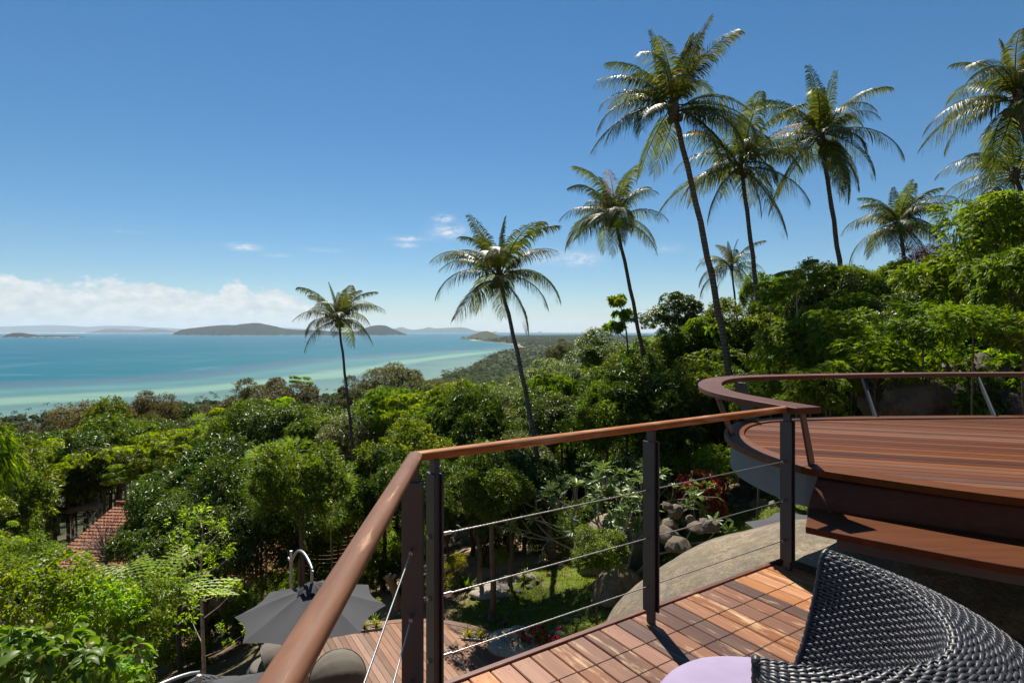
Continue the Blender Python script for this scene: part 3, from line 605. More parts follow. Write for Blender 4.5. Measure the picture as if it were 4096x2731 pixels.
GROUPS = {}
def tree(key, x, y, cz, r, label=None, seed=0, group=None, rz=None, tall=1.0, z0=None, var=None):
    """one tree: crown centre at height cz, crown radius r, trunk down to the ground"""
    s = SP[key]; cm, tm, bm = s['vs'][(seed if var is None else var) % len(s['vs'])]; g0 = gz(x, y) if z0 is None else z0
    sc = r / s['R'][0]; h = max(cz - g0, sc * s['R'][2] * .55)
    root = empty(s['name'], (x, y, g0), (seed * 2.399) % 6.28 if rz is None else rz)
    rt = random.Random(seed * 31 + int(x * 7)); cw = put('crown', cm, root, (0, 0, h), 0, (sc * rt.uniform(.82, 1.18), sc * rt.uniform(.82, 1.18), sc * tall)); cw.rotation_euler = (rt.uniform(-.22, .22), rt.uniform(-.22, .22), 0); put('branches', bm, root, (0, 0, h), 0, (sc, sc, sc * tall)); put('trunk', tm, root, (0, 0, -.1), 0, (sc, sc, max(.15, h + .1 - sc * tall * s['R'][2] * .8)))
    tag(root, label or s['desc'], s['cat'], group); return root

# ------------------------------------------------------------------ coconut palms
def frond_mesh(a0, bend, L, seed, npair=80, dry=False, hang=.75, sweep=0.0):
    rg = np.random.default_rng(seed); K = 15; s = np.linspace(0, 1, K); ang = np.radians(a0 - bend * s ** 1.25); ds = L / (K - 1)
    px = np.concatenate([[0], np.cumsum(np.cos(ang[:-1]) * ds)]); pz = np.concatenate([[0], np.cumsum(np.sin(ang[:-1]) * ds)]); py = sweep * s ** 2 * L
    P = np.stack([px, py, pz], 1); mb = MB(); mb.tube(P.tolist(), [.034 * (1 - .85 * t) + .003 for t in s], 5)
    V = np.array(mb.v); F = [list(q) for q in mb.f]
    tri = []
    for q in F:
        for i in range(1, len(q) - 1): tri.append([q[0], q[i], q[i + 1]])
    T = np.gradient(P, axis=0); T = nrm(T); ss = np.linspace(.13, .995, npair); vv = [V]; ff = [np.array(tri)]; b = len(V)
    for side in (1, -1):
        keep = rg.random(npair) > (.25 if dry else .04); s_ = ss[keep] + rg.normal(0, .003, keep.sum()); s_ = np.clip(s_, 0, 1)
        p = np.stack([np.interp(s_, s, P[:, i]) for i in range(3)], 1); t = nrm(np.stack([np.interp(s_, s, T[:, i]) for i in range(3)], 1))
        Y = np.array([0, 1., 0]); nn = nrm(np.cross(t, np.broadcast_to(Y, t.shape))); nn *= np.sign(nn[:, 2:3] + 1e-6) if abs(a0) < 60 else -1
        fw = .45 + .9 * s_ ** 3 + rg.normal(0, .06, len(s_)); D = nrm(Y * side * .85 + t * fw[:, None] + nn * (.10 - .25 * s_)[:, None] + rg.normal(0, .05, p.shape))
        l = L * .235 * np.sin(np.pi * (.18 + .74 * s_)) ** .7 * rg.uniform(.85, 1.08, len(s_)); l = l[:, None]; w = t * .025 * (1.1 - .5 * s_)[:, None]
        hh = hang * rg.uniform(.7, 1.4, len(s_))[:, None]
        m1 = p + D * l * .42 - UP * l * hh * .10; m2 = m1 + D * l * .30 - UP * l * hh * .34; tp = m2 + D * l * .14 - UP * l * hh * .42
        tw = nrm(D * .0 + nn) * .010
        v = np.stack([p - w * .6, p + w * .6, m1 - w + tw, m1 + w - tw, m2 - w * .8 + tw, m2 + w * .8 - tw, tp], 1).reshape(-1, 3); i = np.arange(len(p))[:, None] * 7
        f = np.concatenate([i + q for q in ([0, 1, 3], [0, 3, 2], [2, 3, 5], [2, 5, 4], [4, 5, 6])], 1).reshape(-1, 3)
        vv.append(v); ff.append(f + b); b += len(v)
    return mesh_np('frond', np.concatenate(vv), np.concatenate(ff), M['lf_palmpale'] if dry else M['lf_palm'])
FR = {}
for k, (a0, bd) in {'spear': (84, 22), 'up': (72, 74), 'high': (56, 92), 'mid': (36, 98), 'flat': (14, 84), 'low': (-8, 66), 'hang': (-38, 40)}.items():
    FR[k] = [frond_mesh(a0, bd, 4.1 * (.78 if k == 'spear' else 1), hash_, sweep=sw) for hash_, sw in ((len(k) * 7 + 1, .10), (len(k) * 7 + 2, -.12))]
FR['dry'] = [frond_mesh(-58, 26, 3.2, 77, 34, True, .6)]
FR['dryup'] = [frond_mesh(60, 60, 3.4, 78, 34, True, .5)]
def palmbark():
    m, nt, p, _ = mat_new('ringed_palm_bark'); tc = N(nt, 'ShaderNodeTexCoord'); sp = N(nt, 'ShaderNodeSeparateXYZ'); nt.links.new(tc.outputs['Object'], sp.inputs[0])
    n1 = noise(nt, tc.outputs['Object'], 7, 5, .6); w = mth(nt, 'SINE', mth(nt, 'ADD', mth(nt, 'MULTIPLY', sp.outputs[2], 48), mth(nt, 'MULTIPLY', n1, 5)))
    c = mix(nt, ramp(nt, n1, [(.3, 0), (.7, 1)]), (.10, .078, .06), (.20, .165, .13)); c = mix(nt, ramp(nt, w, [(.0, .5), (.35, 0)]), c, (.06, .045, .035))
    nt.links.new(c, p.inputs['Base Color']); p.inputs['Roughness'].default_value = .9; p.inputs['Specular IOR Level'].default_value = .2; bump(nt, p, mth(nt, 'ADD', w, n1), .6, .02); return m
M['palmbark'] = palmbark()
nutmb = MB()
def uvball(mb, c, r, sx=1, sy=1, sz=1, n=8, m=5):
    v = [(c[0], c[1], c[2] + r * sz)]
    for i in range(1, m):
        for j in range(n): a = math.pi * i / m; b = 2 * math.pi * j / n; v.append((c[0] + r * sx * math.sin(a) * math.cos(b), c[1] + r * sy * math.sin(a) * math.sin(b), c[2] + r * sz * math.cos(a)))
    v.append((c[0], c[1], c[2] - r * sz)); f = [(0, 1 + j, 1 + (j + 1) % n) for j in range(n)]
    for i in range(m - 2):
        for j in range(n): f.append((1 + i * n + j, 1 + (i + 1) * n + j, 1 + (i + 1) * n + (j + 1) % n, 1 + i * n + (j + 1) % n))
    k = len(v) - 1; f += [(k, k - n + (j + 1) % n, k - n + j) for j in range(n)]
    mb.add(v, f, True)
uvball(nutmb, (0, 0, 0), .13, 1, 1, 1.2); NUT = nutmb.mesh('coconut', simple('green_coconut', (.10, .11, .03), .5))
def palm(crownp, base, rtr, label, fr, fs=1.0, seed=0, nuts=0, bow=.06, group='coconut palms on the hillside'):
    """crownp = crown centre, base = foot of the trunk; fr = list of (kind, azimuth deg, scale)"""
    rg = random.Random(seed); c = Vector(crownp); b = Vector(base); root = empty('coconut_palm', b); tag(root, label, 'palm tree', group)
    K = 22; pts = []; rad = []
    for i in range(K + 1):
        t = i / K; p = (c - b) * t; side = Vector((c.x - b.x, c.y - b.y, 0)); off = -side * bow * 4 * t * (1 - t) * 1.6
        pts.append(p + off + Vector((.02 * math.sin(i * 2.1), .02 * math.cos(i * 1.7), 0))); rad.append(rtr * (1.45 - .55 * min(1, t * 6)) * (1 - .38 * t) * (1 + .04 * (i % 2)))
    MBt = MB().tube(pts, rad, 10); MBt.build('trunk', M['palmbark'], root)
    top = c - b
    hb = MB(); uvball(hb, (top.x, top.y, top.z + .05), rtr * 1.35, 1, 1, 2.2); hb.build('crownshaft', M['palmbark'], root)
    for kind, az, s in fr:
        me = rg.choice(FR[kind]); a = math.radians(az + rg.uniform(-6, 6)); o = put('frond', me, root, (top.x + .08 * math.cos(a), top.y + .08 * math.sin(a), top.z + rg.uniform(-.05, .22)), a, (s * fs,) * 3)
        o.rotation_euler = (math.radians(rg.uniform(-16, 16)), math.radians(rg.uniform(-7, 7)), a)
    for i in range(nuts):
        a = rg.random() * 6.28; put('coconut', NUT, root, (top.x + .26 * math.cos(a), top.y + .26 * math.sin(a), top.z - .18 - .12 * rg.random()))
    return root
def rnd_fronds(seed, n=(3, 4, 5, 5, 5, 4, 2), dry=1, j=.2):
    rg = random.Random(seed); out = []; base = rg.random() * 360
    for kind, k in zip(('spear', 'up', 'high', 'mid', 'flat', 'low', 'hang'), n):
        for i in range(k): out.append((kind, base + i * 360 / max(k, 1) + rg.uniform(-38, 38), rg.uniform(1 - j, 1 + j)))
        base += 77
    for i in range(dry): out.append((rg.choice(('dry', 'dryup')), rg.random() * 360, 1))
    return out
# ------------------------------------------------------------------ terraces, railings, bench
import bmesh
from mathutils import noise as mnoise
EX = Vector((.8406, .5417, 0)); NX = Vector((.5417, -.8406, 0))        # along the front railing; from it back across the deck
CO = Vector((-.389, 2.32, 0)); LX = Vector((.037, -1, 0)).normalized()
def ab(a, n, z=0): return CO + EX * a + NX * n + Vector((0, 0, z))
rgd = random.Random(3)

deck = empty('wooden_deck', ab(0, 0)); tag(deck, 'weathered red plank deck under the wicker armchair and cable railing', 'deck')
deck.rotation_euler = (0, 0, math.atan2(EX.y, EX.x))
def plank_mesh(name, mat, L, Wd, T, chips=True):
    mb = MB(); mb.box(0, L, -Wd / 2, Wd / 2, -T, 0); return mb.mesh(name, mat)
PW, GAP, DL = .1045, .0055, 4.3
pm = plank_mesh('plank', M['deck'], DL, PW, .022)
A1 = 2.66
screw = MB(); screw.tube([(0, 0, -.002), (0, 0, .0006)], .0035, 8); SCR = screw.mesh('screw', M['steel'])
k = 0; a = A1 - .06
# local frame of the deck: x along EX, y away from the deck's back (so -y runs back over the boards)
while a > -1.6:
    # the boards stop at the left railing, whose line runs back from the corner
    o = put('plank', pm, deck, (a - PW / 2, .092 + rgd.uniform(-.003, .003), rgd.uniform(-.0012, .0012)), -math.pi / 2); bevel(o, .004)
    if a - PW > -.1:
        for q in (0, 1): put('screw', SCR, o, (.035 + rgd.uniform(-.004, .004), (q - .5) * .055, 0))
    a -= PW + GAP; k += 1
mb = MB(); mb.box(-.15, A1 + .13, .0985, .130, -.09, .006); e = mb.build('edge_trim', M['trim'], deck); bevel(e, .003)
mb = MB(); mb.box(A1 - .002, A1 + .125, -4.3, .098, -.12, -.004); e = mb.build('end_board', M['varnish'], deck); bevel(e, .003)
mb = MB()
for i in range(5): mb.box(-1.6, A1, -.25 - i * .9, -.17 - i * .9, -.16, -.0235)
mb.build('joist', M['steel'], deck)

rail = empty('cable_railing', CO); tag(rail, 'cable railing with rounded timber handrail and dark steel posts round the deck corner', 'railing')
def rail_bar(A, B, w, h, miterA=None, miterB=None, name='handrail', mat=None, n=20):
    A = Vector(A) - CO; B = Vector(B) - CO; t = (B - A).normalized(); s = t.cross(Vector((0, 0, 1))).normalized(); prof = []
    for i in range(n):
        an = 2 * math.pi * i / n; cx, sx = math.cos(an), math.sin(an); prof.append((w / 2 * abs(cx) ** .75 * (1 if cx > 0 else -1), h / 2 * abs(sx) ** .8 * (1 if sx > 0 else -1)))
    L = (B - A).length; v = []
    # local frame: x along the bar, so the grain follows it
    def shift(p, m):                                    # move along x onto the mitre plane through the end
        return 0 if m is None else -(m.dot(s) * p[0]) / m.dot(t)
    for x, m in ((0, miterA), (L, miterB)):
        for p in prof: v.append((x + shift(p, m), -p[0], p[1]))
    f = [(i, (i + 1) % n, n + (i + 1) % n, n + i) for i in range(n)] ; mb = MB(); mb.add(v, f, True); mb.add(v[:n], [tuple(range(n))[::-1]]); mb.add(v[n:], [tuple(range(n))])
    me = recalc(mb.mesh(name, mat or M['handrail'])); o = put(name, me, rail, A, math.atan2(t.y, t.x)); return o
HZ = 1.04; PC = CO + Vector((0, 0, HZ)); PR = ab(2.70, -.0, HZ - .004); PLft = CO + LX * 3.2 + Vector((0, 0, HZ))
mit = (EX - (-LX) * 1.0).normalized()                # mitre plane normal at the corner
mit = ((EX) - (LX)).normalized()
rail_bar(PC, PR, .056, .040, mit, None); rail_bar(PC, PLft, .062, .040, mit, None)
def post(at, axis, name='post'):
    """two flat bars either side of a tube, bars facing along axis"""
    root = empty(name, Vector(at) - CO, math.atan2(axis.y, axis.x), rail)
    mb = MB(); mb.box(-.0115, .0115, -.024, .024, .0, 1.022); o = mb.build('core', M['steel'], root); bevel(o, .002)
    for s in (-1, 1):
        mb = MB(); mb.box(s * .017 - .005, s * .017 + .005, -.040, .040, .062, .962); o = mb.build('flat_bar', M['steel'], root); bevel(o, .0015)
    return root
posts = [post(ab(.085, 0), EX), post(ab(1.34, 0), EX), post(ab(2.585, 0), EX), post(CO + LX * .085 + EX * -.0, LX), post(CO + LX * 1.45, LX)]
def cable(A, B, r=.0027, twist=.035, lobes_=6):
    A = Vector(A) - CO; B = Vector(B) - CO; L = (B - A).length; t = (B - A).normalized(); ln = int(L / .006); n = 12; v = []; f = []
    for i in range(ln + 1):
        x = L * i / ln
        for k_ in range(n):
            an = 2 * math.pi * k_ / n; rr = r * (1 + .22 * math.cos(lobes_ * (an - x / twist * 1.05 * 2 * math.pi / lobes_ * 2))); v.append((x, rr * math.cos(an), rr * math.sin(an)))
    for i in range(ln):
        for k_ in range(n): f.append((i * n + k_, i * n + (k_ + 1) % n, (i + 1) * n + (k_ + 1) % n, (i + 1) * n + k_))
    me = mesh_np('cable', np.array(v), np.array(f), M['stainless'], True); o = put('cable', me, rail, A, math.atan2(t.y, t.x)); return o
for z in (.705, .452, .198):
    cable(ab(.06, 0, z), ab(2.62, 0, z)); cable(CO + LX * .05 + Vector((0, 0, z)), CO + LX * 3.1 + Vector((0, 0, z)))
    for P, ax, l0, l1 in ((ab(.085, 0, z), EX, .028, .075), (ab(2.585, 0, z), EX, -.06, -.022), (CO + LX * .085 + Vector((0, 0, z)), LX, .024, .062)):
        mb = MB(); p = Vector(P) - CO; mb.tube([p + ax * l0, p + ax * l1], .0072, 12); mb.build('ferrule', M['stainless'], rail)
    mb = MB(); p = ab(.085, 0, z) - CO; mb.tube([p - EX * .034, p - EX * .022], .010, 6); mb.build('bolt_head', M['stainless'], rail)

# -- upper terrace: outlines measured on their own levels
UF = .655; RT = 1.062
def z3(pts, z): return [W(2000 + a / 1.4257, 1400 + b / 1.4257, z)[:2] for a, b in pts]
def z6(pts, z): return [W(3100 + a / 1.96, 1400 + b / 1.96, z)[:2] for a, b in pts]
def smooth(pts, n, closed=False, it=2):
    P = np.array(pts, float)
    for _ in range(it):
        Q = P.copy(); Q[1:-1] = .25 * P[:-2] + .5 * P[1:-1] + .25 * P[2:]; P = Q
    seg = np.hypot(*np.diff(P, axis=0).T); s = np.concatenate([[0], np.cumsum(seg)])
    # Catmull-like resample through a fine quadratic blend
    t = np.linspace(0, s[-1], n); x = np.interp(t, s, P[:, 0]); y = np.interp(t, s, P[:, 1])
    for _ in range(6):
        x[1:-1] = .25 * x[:-2] + .5 * x[1:-1] + .25 * x[2:]; y[1:-1] = .25 * y[:-2] + .5 * y[1:-1] + .25 * y[2:]
    return np.stack([x, y], 1)
near = [(7.6, 1.6), (6.4, 1.45), (5.2, 1.75), (4.2, 2.2), (3.4, 2.66)] + z6([(1950, 1160), (1600, 1130), (1300, 1085), (1000, 1035), (700, 990), (380, 940)], UF)
tip = z3([(1760, 690), (1700, 672), (1600, 640), (1500, 605), (1400, 572), (1320, 538), (1283, 508), (1262, 478), (1262, 452), (1285, 425), (1340, 400), (1440, 387), (1600, 380)], UF)
farp = z6([(100, 525), (400, 520), (800, 517), (1400, 510), (1950, 507)], UF) + [(6.4, 6.1), (7.6, 5.9), (8.8, 5.2)]
edge = smooth(near + tip + farp, 150)
print('upper deck edge', edge[::15].round(2).tolist())
def offset(P, dist):
    T = np.gradient(P, axis=0); T /= np.linalg.norm(T, axis=1, keepdims=True); Nn = np.stack([T[:, 1], -T[:, 0]], 1)   # right of travel
    return P + Nn * dist
def strip(outer, inner, z0, z1, name, mat, parent, o0, smooth_=True, a=0, b=None):
    n = len(outer); mb = MB(); v = []
    for q, P in ((z1, outer), (z1, inner), (z0, inner), (z0, outer)):
        for p in P: v.append((p[0] - o0[0], p[1] - o0[1], q - o0[2]))
    for k0, k1 in ((0, 1), (1, 2), (2, 3), (3, 0)):
        vv = v[k0 * n:(k0 + 1) * n] + v[k1 * n:(k1 + 1) * n]; mb.add(vv, [(i, i + 1, n + i + 1, n + i) for i in range(n - 1)], False)
    mb.add([v[0], v[n], v[2 * n], v[3 * n]], [(0, 1, 2, 3)]); mb.add([v[n - 1], v[2 * n - 1], v[3 * n - 1], v[4 * n - 1]], [(3, 2, 1, 0)])
    me = mb.mesh(name, mat); b_ = bmesh.new(); b_.from_mesh(me); bmesh.ops.remove_doubles(b_, verts=b_.verts, dist=1e-5); bmesh.ops.recalc_face_normals(b_, faces=b_.faces); b_.to_mesh(me); b_.free()
    return put(name, me, parent)
UO = (3.5, 4.2, UF)
up = empty('curved_terrace', UO); tag(up, 'raised oval terrace of varnished red boards with curved edge', 'terrace')
SGN = 1
inn = offset(edge, .165)
if np.hypot(*(inn[75] - np.array([3.5, 4.4]))) > np.hypot(*(edge[75] - np.array([3.5, 4.4]))): SGN = -1; inn = offset(edge, -.165)
def off(d_): return offset(edge, SGN * d_)
# edge boards in segments, mitred where they meet
segs = [0, 26, 46, 62, 74, 88, 112, 150]
outx = off(-.0); inx = off(.165)
for s0, s1 in zip(segs[:-1], segs[1:]):
    s1 = min(s1, 149); o = strip(outx[s0:s1 + 1], inx[s0:s1 + 1], UF - .045, UF, 'edge_board', M['varnish'], up, UO); bevel(o, .004, 2)
# steel band below
pj = np.array(W(3250, 1872, UF)[:2]); JB = int(np.argmin(np.hypot(*(edge - pj).T))); strip(off(.05)[JB:], off(.075)[JB:], UF - .27, UF - .0455, 'steel_band', M['steelblue'], up, UO)
# planks clipped to the inner outline
dirp = Vector((.823, -.27)).normalized(); nrp = Vector((-dirp.y, dirp.x)); poly = off(.172)
def clip(w):
    """extent along dirp of the line at offset w inside the outline"""
    xs = []; P = np.vstack([poly, poly[:1]]); a = P @ np.array(nrp) - w; t = P @ np.array(dirp)
    for i in range(len(P) - 1):
        if (a[i] > 0) != (a[i + 1] > 0): k_ = a[i] / (a[i] - a[i + 1]); xs.append(t[i] + k_ * (t[i + 1] - t[i]))
    return (min(xs), max(xs)) if len(xs) >= 2 else None
ws = poly @ np.array(nrp); w = ws.min() + .01; pw, pg = .098, .006; n_ = 0
while w + pw < ws.max():
    A, B = clip(w), clip(w + pw)
    if A and B:
        zt = UF - .012; mb = MB(); L0 = min(A[0], B[0]); v = []
        for z_ in (zt - .02, zt):
            v += [(A[0] - L0, 0, z_ - zt), (A[1] - L0, 0, z_ - zt), (B[1] - L0, pw, z_ - zt), (B[0] - L0, pw, z_ - zt)]
        mb.add(v, [(3, 2, 1, 0), (4, 5, 6, 7), (0, 1, 5, 4), (1, 2, 6, 5), (2, 3, 7, 6), (3, 0, 4, 7)])
        p = dirp * L0 + nrp * w; o = mb.build('plank', M['varnish'], up, (p.x - UO[0], p.y - UO[1], zt - UO[2]), math.atan2(dirp.y, dirp.x)); bevel(o, .003); n_ += 1
    w += pw + pg
print('upper planks', n_)
mb = MB(); pp = off(.19); mb.prism([(p[0] - UO[0], p[1] - UO[1]) for p in pp], -.075, -.034); recalc(mb.mesh('x')); o = mb.build('underframe', M['lining'], up)
# supports
for (sx, sy, g_) in ((3.9, 5.0, -3), (5.2, 5.4, -2.5), (4.2, 3.6, -2)):
    mb = MB(); mb.tube([(sx - UO[0], sy - UO[1], g_ - 1 - UO[2]), (sx - UO[0], sy - UO[1], -.07)], .09, 12); mb.build('support_column', M['steelblue'], up)

# curved flat handrail above it
ro = z3([(1990, 130), (1600, 138), (1380, 142), (1280, 147), (1220, 152), (1170, 160), (1135, 173), (1120, 190), (1125, 206), (1160, 228), (1220, 245), (1300, 262), (1400, 280), (1500, 298), (1600, 316), (1690, 330)], RT)
ri = z3([(1990, 150), (1600, 154), (1400, 158), (1345, 162), (1300, 168), (1272, 179), (1266, 190), (1276, 206), (1310, 224), (1370, 243), (1450, 260), (1550, 275), (1700, 295), (1838, 312)], RT)
ro = [(8.4, 6.3), (7.2, 6.62)] + [W(4095, 1485.5, RT)[:2], W(3700, 1487.5, RT)[:2]] + ro; ri = [(8.3, 6.1), (7.1, 6.40)] + [W(4095, 1491.5, RT)[:2], W(3700, 1493.5, RT)[:2]] + ri
ro = smooth(ro, 110, it=1)
cr = empty('curved_railing', (1.9, 4.4, UF)); tag(cr, 'curved flat timber handrail on leaning steel struts round the upper terrace', 'railing')
# inner edge = outer edge moved in by the board's width
SG2 = 1; t_ = offset(ro, .17)
if np.hypot(*(t_[70] - np.array([3.5, 4.6]))) > np.hypot(*(ro[70] - np.array([3.5, 4.6]))): SG2 = -1
wd = np.interp(np.arange(110), [0, 40, 70, 100, 109], [.17, .18, .21, .20, .20])[:, None]
T = np.gradient(ro, axis=0); T /= np.linalg.norm(T, axis=1, keepdims=True); NN = np.stack([T[:, 1], -T[:, 0]], 1) * SG2; ri2 = ro + NN * wd
for i in range(1, 110): # avoid folding at the tight bend
    pass
sg = [0, 30, 52, 62, 72, 84, 109]
for s0, s1 in zip(sg[:-1], sg[1:]):
    o = strip(ro[s0:s1 + 1], ri2[s0:s1 + 1], RT - .042, RT, 'rail_board', M['uprail'], cr, (1.9, 4.4, UF)); bevel(o, .005, 2)
print('rail', ro[::12].round(2).tolist(), ri2[-1])
def strut(top, foot, w=.065, t=.014, h1=RT - .042):
    a = Vector((foot[0], foot[1], UF + .001)); b = Vector((top[0], top[1], h1)); out_ = Vector((b.x - a.x, b.y - a.y, 0)).normalized(); tg = Vector((-out_.y, out_.x, 0)); mb = MB(); v = []
    o_ = Vector((1.9, 4.4, UF))
    for p, q in ((a, 1.25), (b, 1.0)):
        for sx, sy in ((-1, -1), (1, -1), (1, 1), (-1, 1)): v.append(p - o_ + out_ * (sx * w / 2 * q) + tg * (sy * t / 2))
    mb.add(v, [(3, 2, 1, 0), (4, 5, 6, 7), (0, 1, 5, 4), (1, 2, 6, 5), (2, 3, 7, 6), (3, 0, 4, 7)]); o = mb.build('strut', M['steel'], cr); bevel(o, .002)
def sfoot(u, v): return W(u, v, UF)[:2]
def stop(u, v): return W(u, v, RT - .042)[:2]
strut(stop(3209, 1652), sfoot(3246, 1856), .10); strut(stop(2872, 1592), sfoot(2928, 1738), .12); strut(stop(2962, 1530), sfoot(3000, 1680), .12)
strut(stop(3449, 1510), sfoot(3500, 1664), .11); strut(stop(3912, 1507), sfoot(3976, 1662), .11); strut((6.6, 6.55), (6.45, 6.0), .11)

# -- bench under the near edge of the upper terrace
SZ = .43
bf = [W(3222, 2104, SZ)[:2], W(3400, 2142, SZ)[:2], W(3700, 2199, SZ)[:2], W(4096, 2275, SZ)[:2]]; bb = [W(3233, 2033, SZ)[:2], W(3500, 2072, SZ)[:2], W(3800, 2117, SZ)[:2], W(4096, 2165, SZ)[:2]]
bf += [(3.4, 2.32), (4.4, 1.9)]; bb += [(3.7, 2.68), (4.6, 2.26)]
bf = smooth(bf, 40, it=0); bb = smooth(bb, 40, it=0)
bench = empty('built_in_bench', (2.6, 3.1, SZ)); tag(bench, 'dark red curved timber bench running under the upper terrace edge', 'bench'); BO = (2.6, 3.1, SZ)
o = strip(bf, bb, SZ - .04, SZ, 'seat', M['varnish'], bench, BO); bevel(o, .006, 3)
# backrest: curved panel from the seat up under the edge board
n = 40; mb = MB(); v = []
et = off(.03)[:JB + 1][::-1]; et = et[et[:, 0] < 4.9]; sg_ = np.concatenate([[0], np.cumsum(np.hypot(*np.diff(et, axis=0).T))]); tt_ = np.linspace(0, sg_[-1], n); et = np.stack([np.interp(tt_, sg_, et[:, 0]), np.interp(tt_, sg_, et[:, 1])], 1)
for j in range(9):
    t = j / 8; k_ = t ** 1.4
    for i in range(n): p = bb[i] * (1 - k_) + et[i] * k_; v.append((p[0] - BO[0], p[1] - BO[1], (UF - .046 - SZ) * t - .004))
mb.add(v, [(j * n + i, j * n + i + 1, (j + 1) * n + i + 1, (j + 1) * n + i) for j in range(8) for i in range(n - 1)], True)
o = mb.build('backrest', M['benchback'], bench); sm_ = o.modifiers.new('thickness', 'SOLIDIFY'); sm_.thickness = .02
fm = bf * .8 + bb * .2; fm2 = bf * .35 + bb * .65
strip(fm[2:], fm2[2:], SZ - .115, SZ - .042, 'seat_beam', M['steel'], bench, BO)

# -- black wicker armchair with flared rim
def chair():
    Z = .745
    rim = [(1.13, 2.08), (1.19, 1.97), (1.235, 1.80), (1.222, 1.66), (1.165, 1.52), (1.075, 1.425), (.96, 1.37), (.83, 1.352), (.70, 1.372), (.60, 1.412)]
    P = np.array(rim); 
    for _ in range(3):                                       # chaikin smoothing
        Q = [P[0]]
        for i in range(len(P) - 1): Q += [P[i] * .75 + P[i + 1] * .25, P[i] * .25 + P[i + 1] * .75]
        P = np.array(Q + [P[-1]])
    seg = np.hypot(*np.diff(P, axis=0).T); s = np.concatenate([[0], np.cumsum(seg)]); Ltot = s[-1]
    T = np.gradient(P, axis=0); T /= np.linalg.norm(T, axis=1, keepdims=True); O = np.stack([-T[:, 1], T[:, 0]], 1); cen = np.array([.85, 1.72])
    if np.dot(O[len(O) // 2], P[len(P) // 2] - cen) < 0: O = -O
    def shell(t, q):
        """t in 0..1 along the shell, q in 0..1 over its section: inner foot, up, over the rim, out and down"""
        x = t * Ltot; p = np.array([np.interp(x, s, P[:, 0]), np.interp(x, s, P[:, 1])]); o = np.array([np.interp(x, s, O[:, 0]), np.interp(x, s, O[:, 1])]); o /= np.linalg.norm(o)
        b = math.sin(math.pi * min(1, max(0, t))) ** .55; fl = .035 + .20 * b; endin = .17 - .03 * b
        prof = [(0, -endin, .36), (.12, -endin * .62, .46), (.24, -endin * .28, .60), (.33, -.012, Z - .012), (.37, .004, Z), (.42, .02, Z + .003), (.52, fl * .55, Z - .01 - .02 * b), (.62, fl * .92, Z - .03 - .045 * b), (.68, fl, Z - .065 - .06 * b), (.78, fl * .72, Z - .20 - .05 * b), (.90, -.02 + fl * .12, .26), (1, -.06, .06)]
        qs = [r[0] for r in prof]; oo = np.interp(q, qs, [r[1] for r in prof]); zz = np.interp(q, qs, [r[2] for r in prof])
        return np.array([p[0] + o[0] * oo, p[1] + o[1] * oo, zz])
    nt_, nq = 64, 60; G = np.array([[shell(i / (nt_ - 1), j / (nq - 1)) for j in range(nq)] for i in range(nt_)])
    for _ in range(2): G[:, 1:-1] = .25 * G[:, :-2] + .5 * G[:, 1:-1] + .25 * G[:, 2:]
    du = np.gradient(G, axis=0); dv = np.gradient(G, axis=1); Nn = np.cross(du, dv); Nn = nrm(Nn)
    if Nn[32, 25, 2] < 0: Nn = -Nn
    def samp(A, t, q):
        t = np.clip(t, 0, 1) * (nt_ - 1); q = np.clip(q, 0, 1) * (nq - 1); i = np.minimum(t.astype(int), nt_ - 2); j = np.minimum(q.astype(int), nq - 2); a = (t - i)[..., None]; b = (q - j)[..., None]
        return A[i, j] * (1 - a) * (1 - b) + A[i + 1, j] * a * (1 - b) + A[i, j + 1] * (1 - a) * b + A[i + 1, j + 1] * a * b
    org = np.array([.85, 1.7, 0]); root = empty('wicker_armchair', org); tag(root, 'black woven wicker armchair with wide flared rim', 'armchair')
    # lining just behind the weave
    i, j = np.meshgrid(np.arange(nt_ - 1), np.arange(nq - 1), indexing='ij'); k_ = (i * nq + j).ravel(); f = np.stack([k_, k_ + nq, k_ + nq + 1, k_ + 1], 1)
    put('shell', mesh_np('shell', (G - Nn * .004 - org).reshape(-1, 3), f, M['lining'], True), root)
    sl = np.linalg.norm(np.diff(G[nt_ // 2], axis=0), axis=1).sum(); rows = int(sl / .0112); NS = 60
    cum = np.concatenate([[0], np.cumsum(np.linalg.norm(np.diff(G[nt_ // 2], axis=0), axis=1))]); qq = np.interp(np.linspace(0, cum[-1], rows), cum, np.linspace(0, 1, nq))
    m = NS * 4 + 1; tt = np.linspace(0, 1, m); n = 6
    for r in range(rows):
        q = np.full(m, qq[r]); C = samp(G, tt, q); Nr = nrm(samp(Nn, tt, q)); Tr = nrm(np.gradient(C, axis=0)); B = np.cross(Tr, Nr)
        amp = .0031; ph = np.pi * (tt * NS + r % 2); hgt = amp * np.sign(np.cos(ph)) * np.abs(np.cos(ph)) ** .9 + .0005 * np.sin(tt * 37 + r * 2.3); C = C + Nr * (.003 + hgt)[:, None] + B * (.0012 * np.sin(ph * 1.0 + r * 1.7))[:, None]
        a = 2 * np.pi * np.arange(n) / n; ring = C[:, None] + B[:, None] * (np.cos(a) * .0056)[None, :, None] + Nr[:, None] * (np.sin(a) * .0027)[None, :, None]
        i, j = np.meshgrid(np.arange(m - 1), np.arange(n), indexing='ij'); f = np.stack([i * n + j, i * n + (j + 1) % n, (i + 1) * n + (j + 1) % n, (i + 1) * n + j], 2).reshape(-1, 4)
        put('weaver', mesh_np('weaver', (ring - org).reshape(-1, 3), f, M['wicker'], True), root)
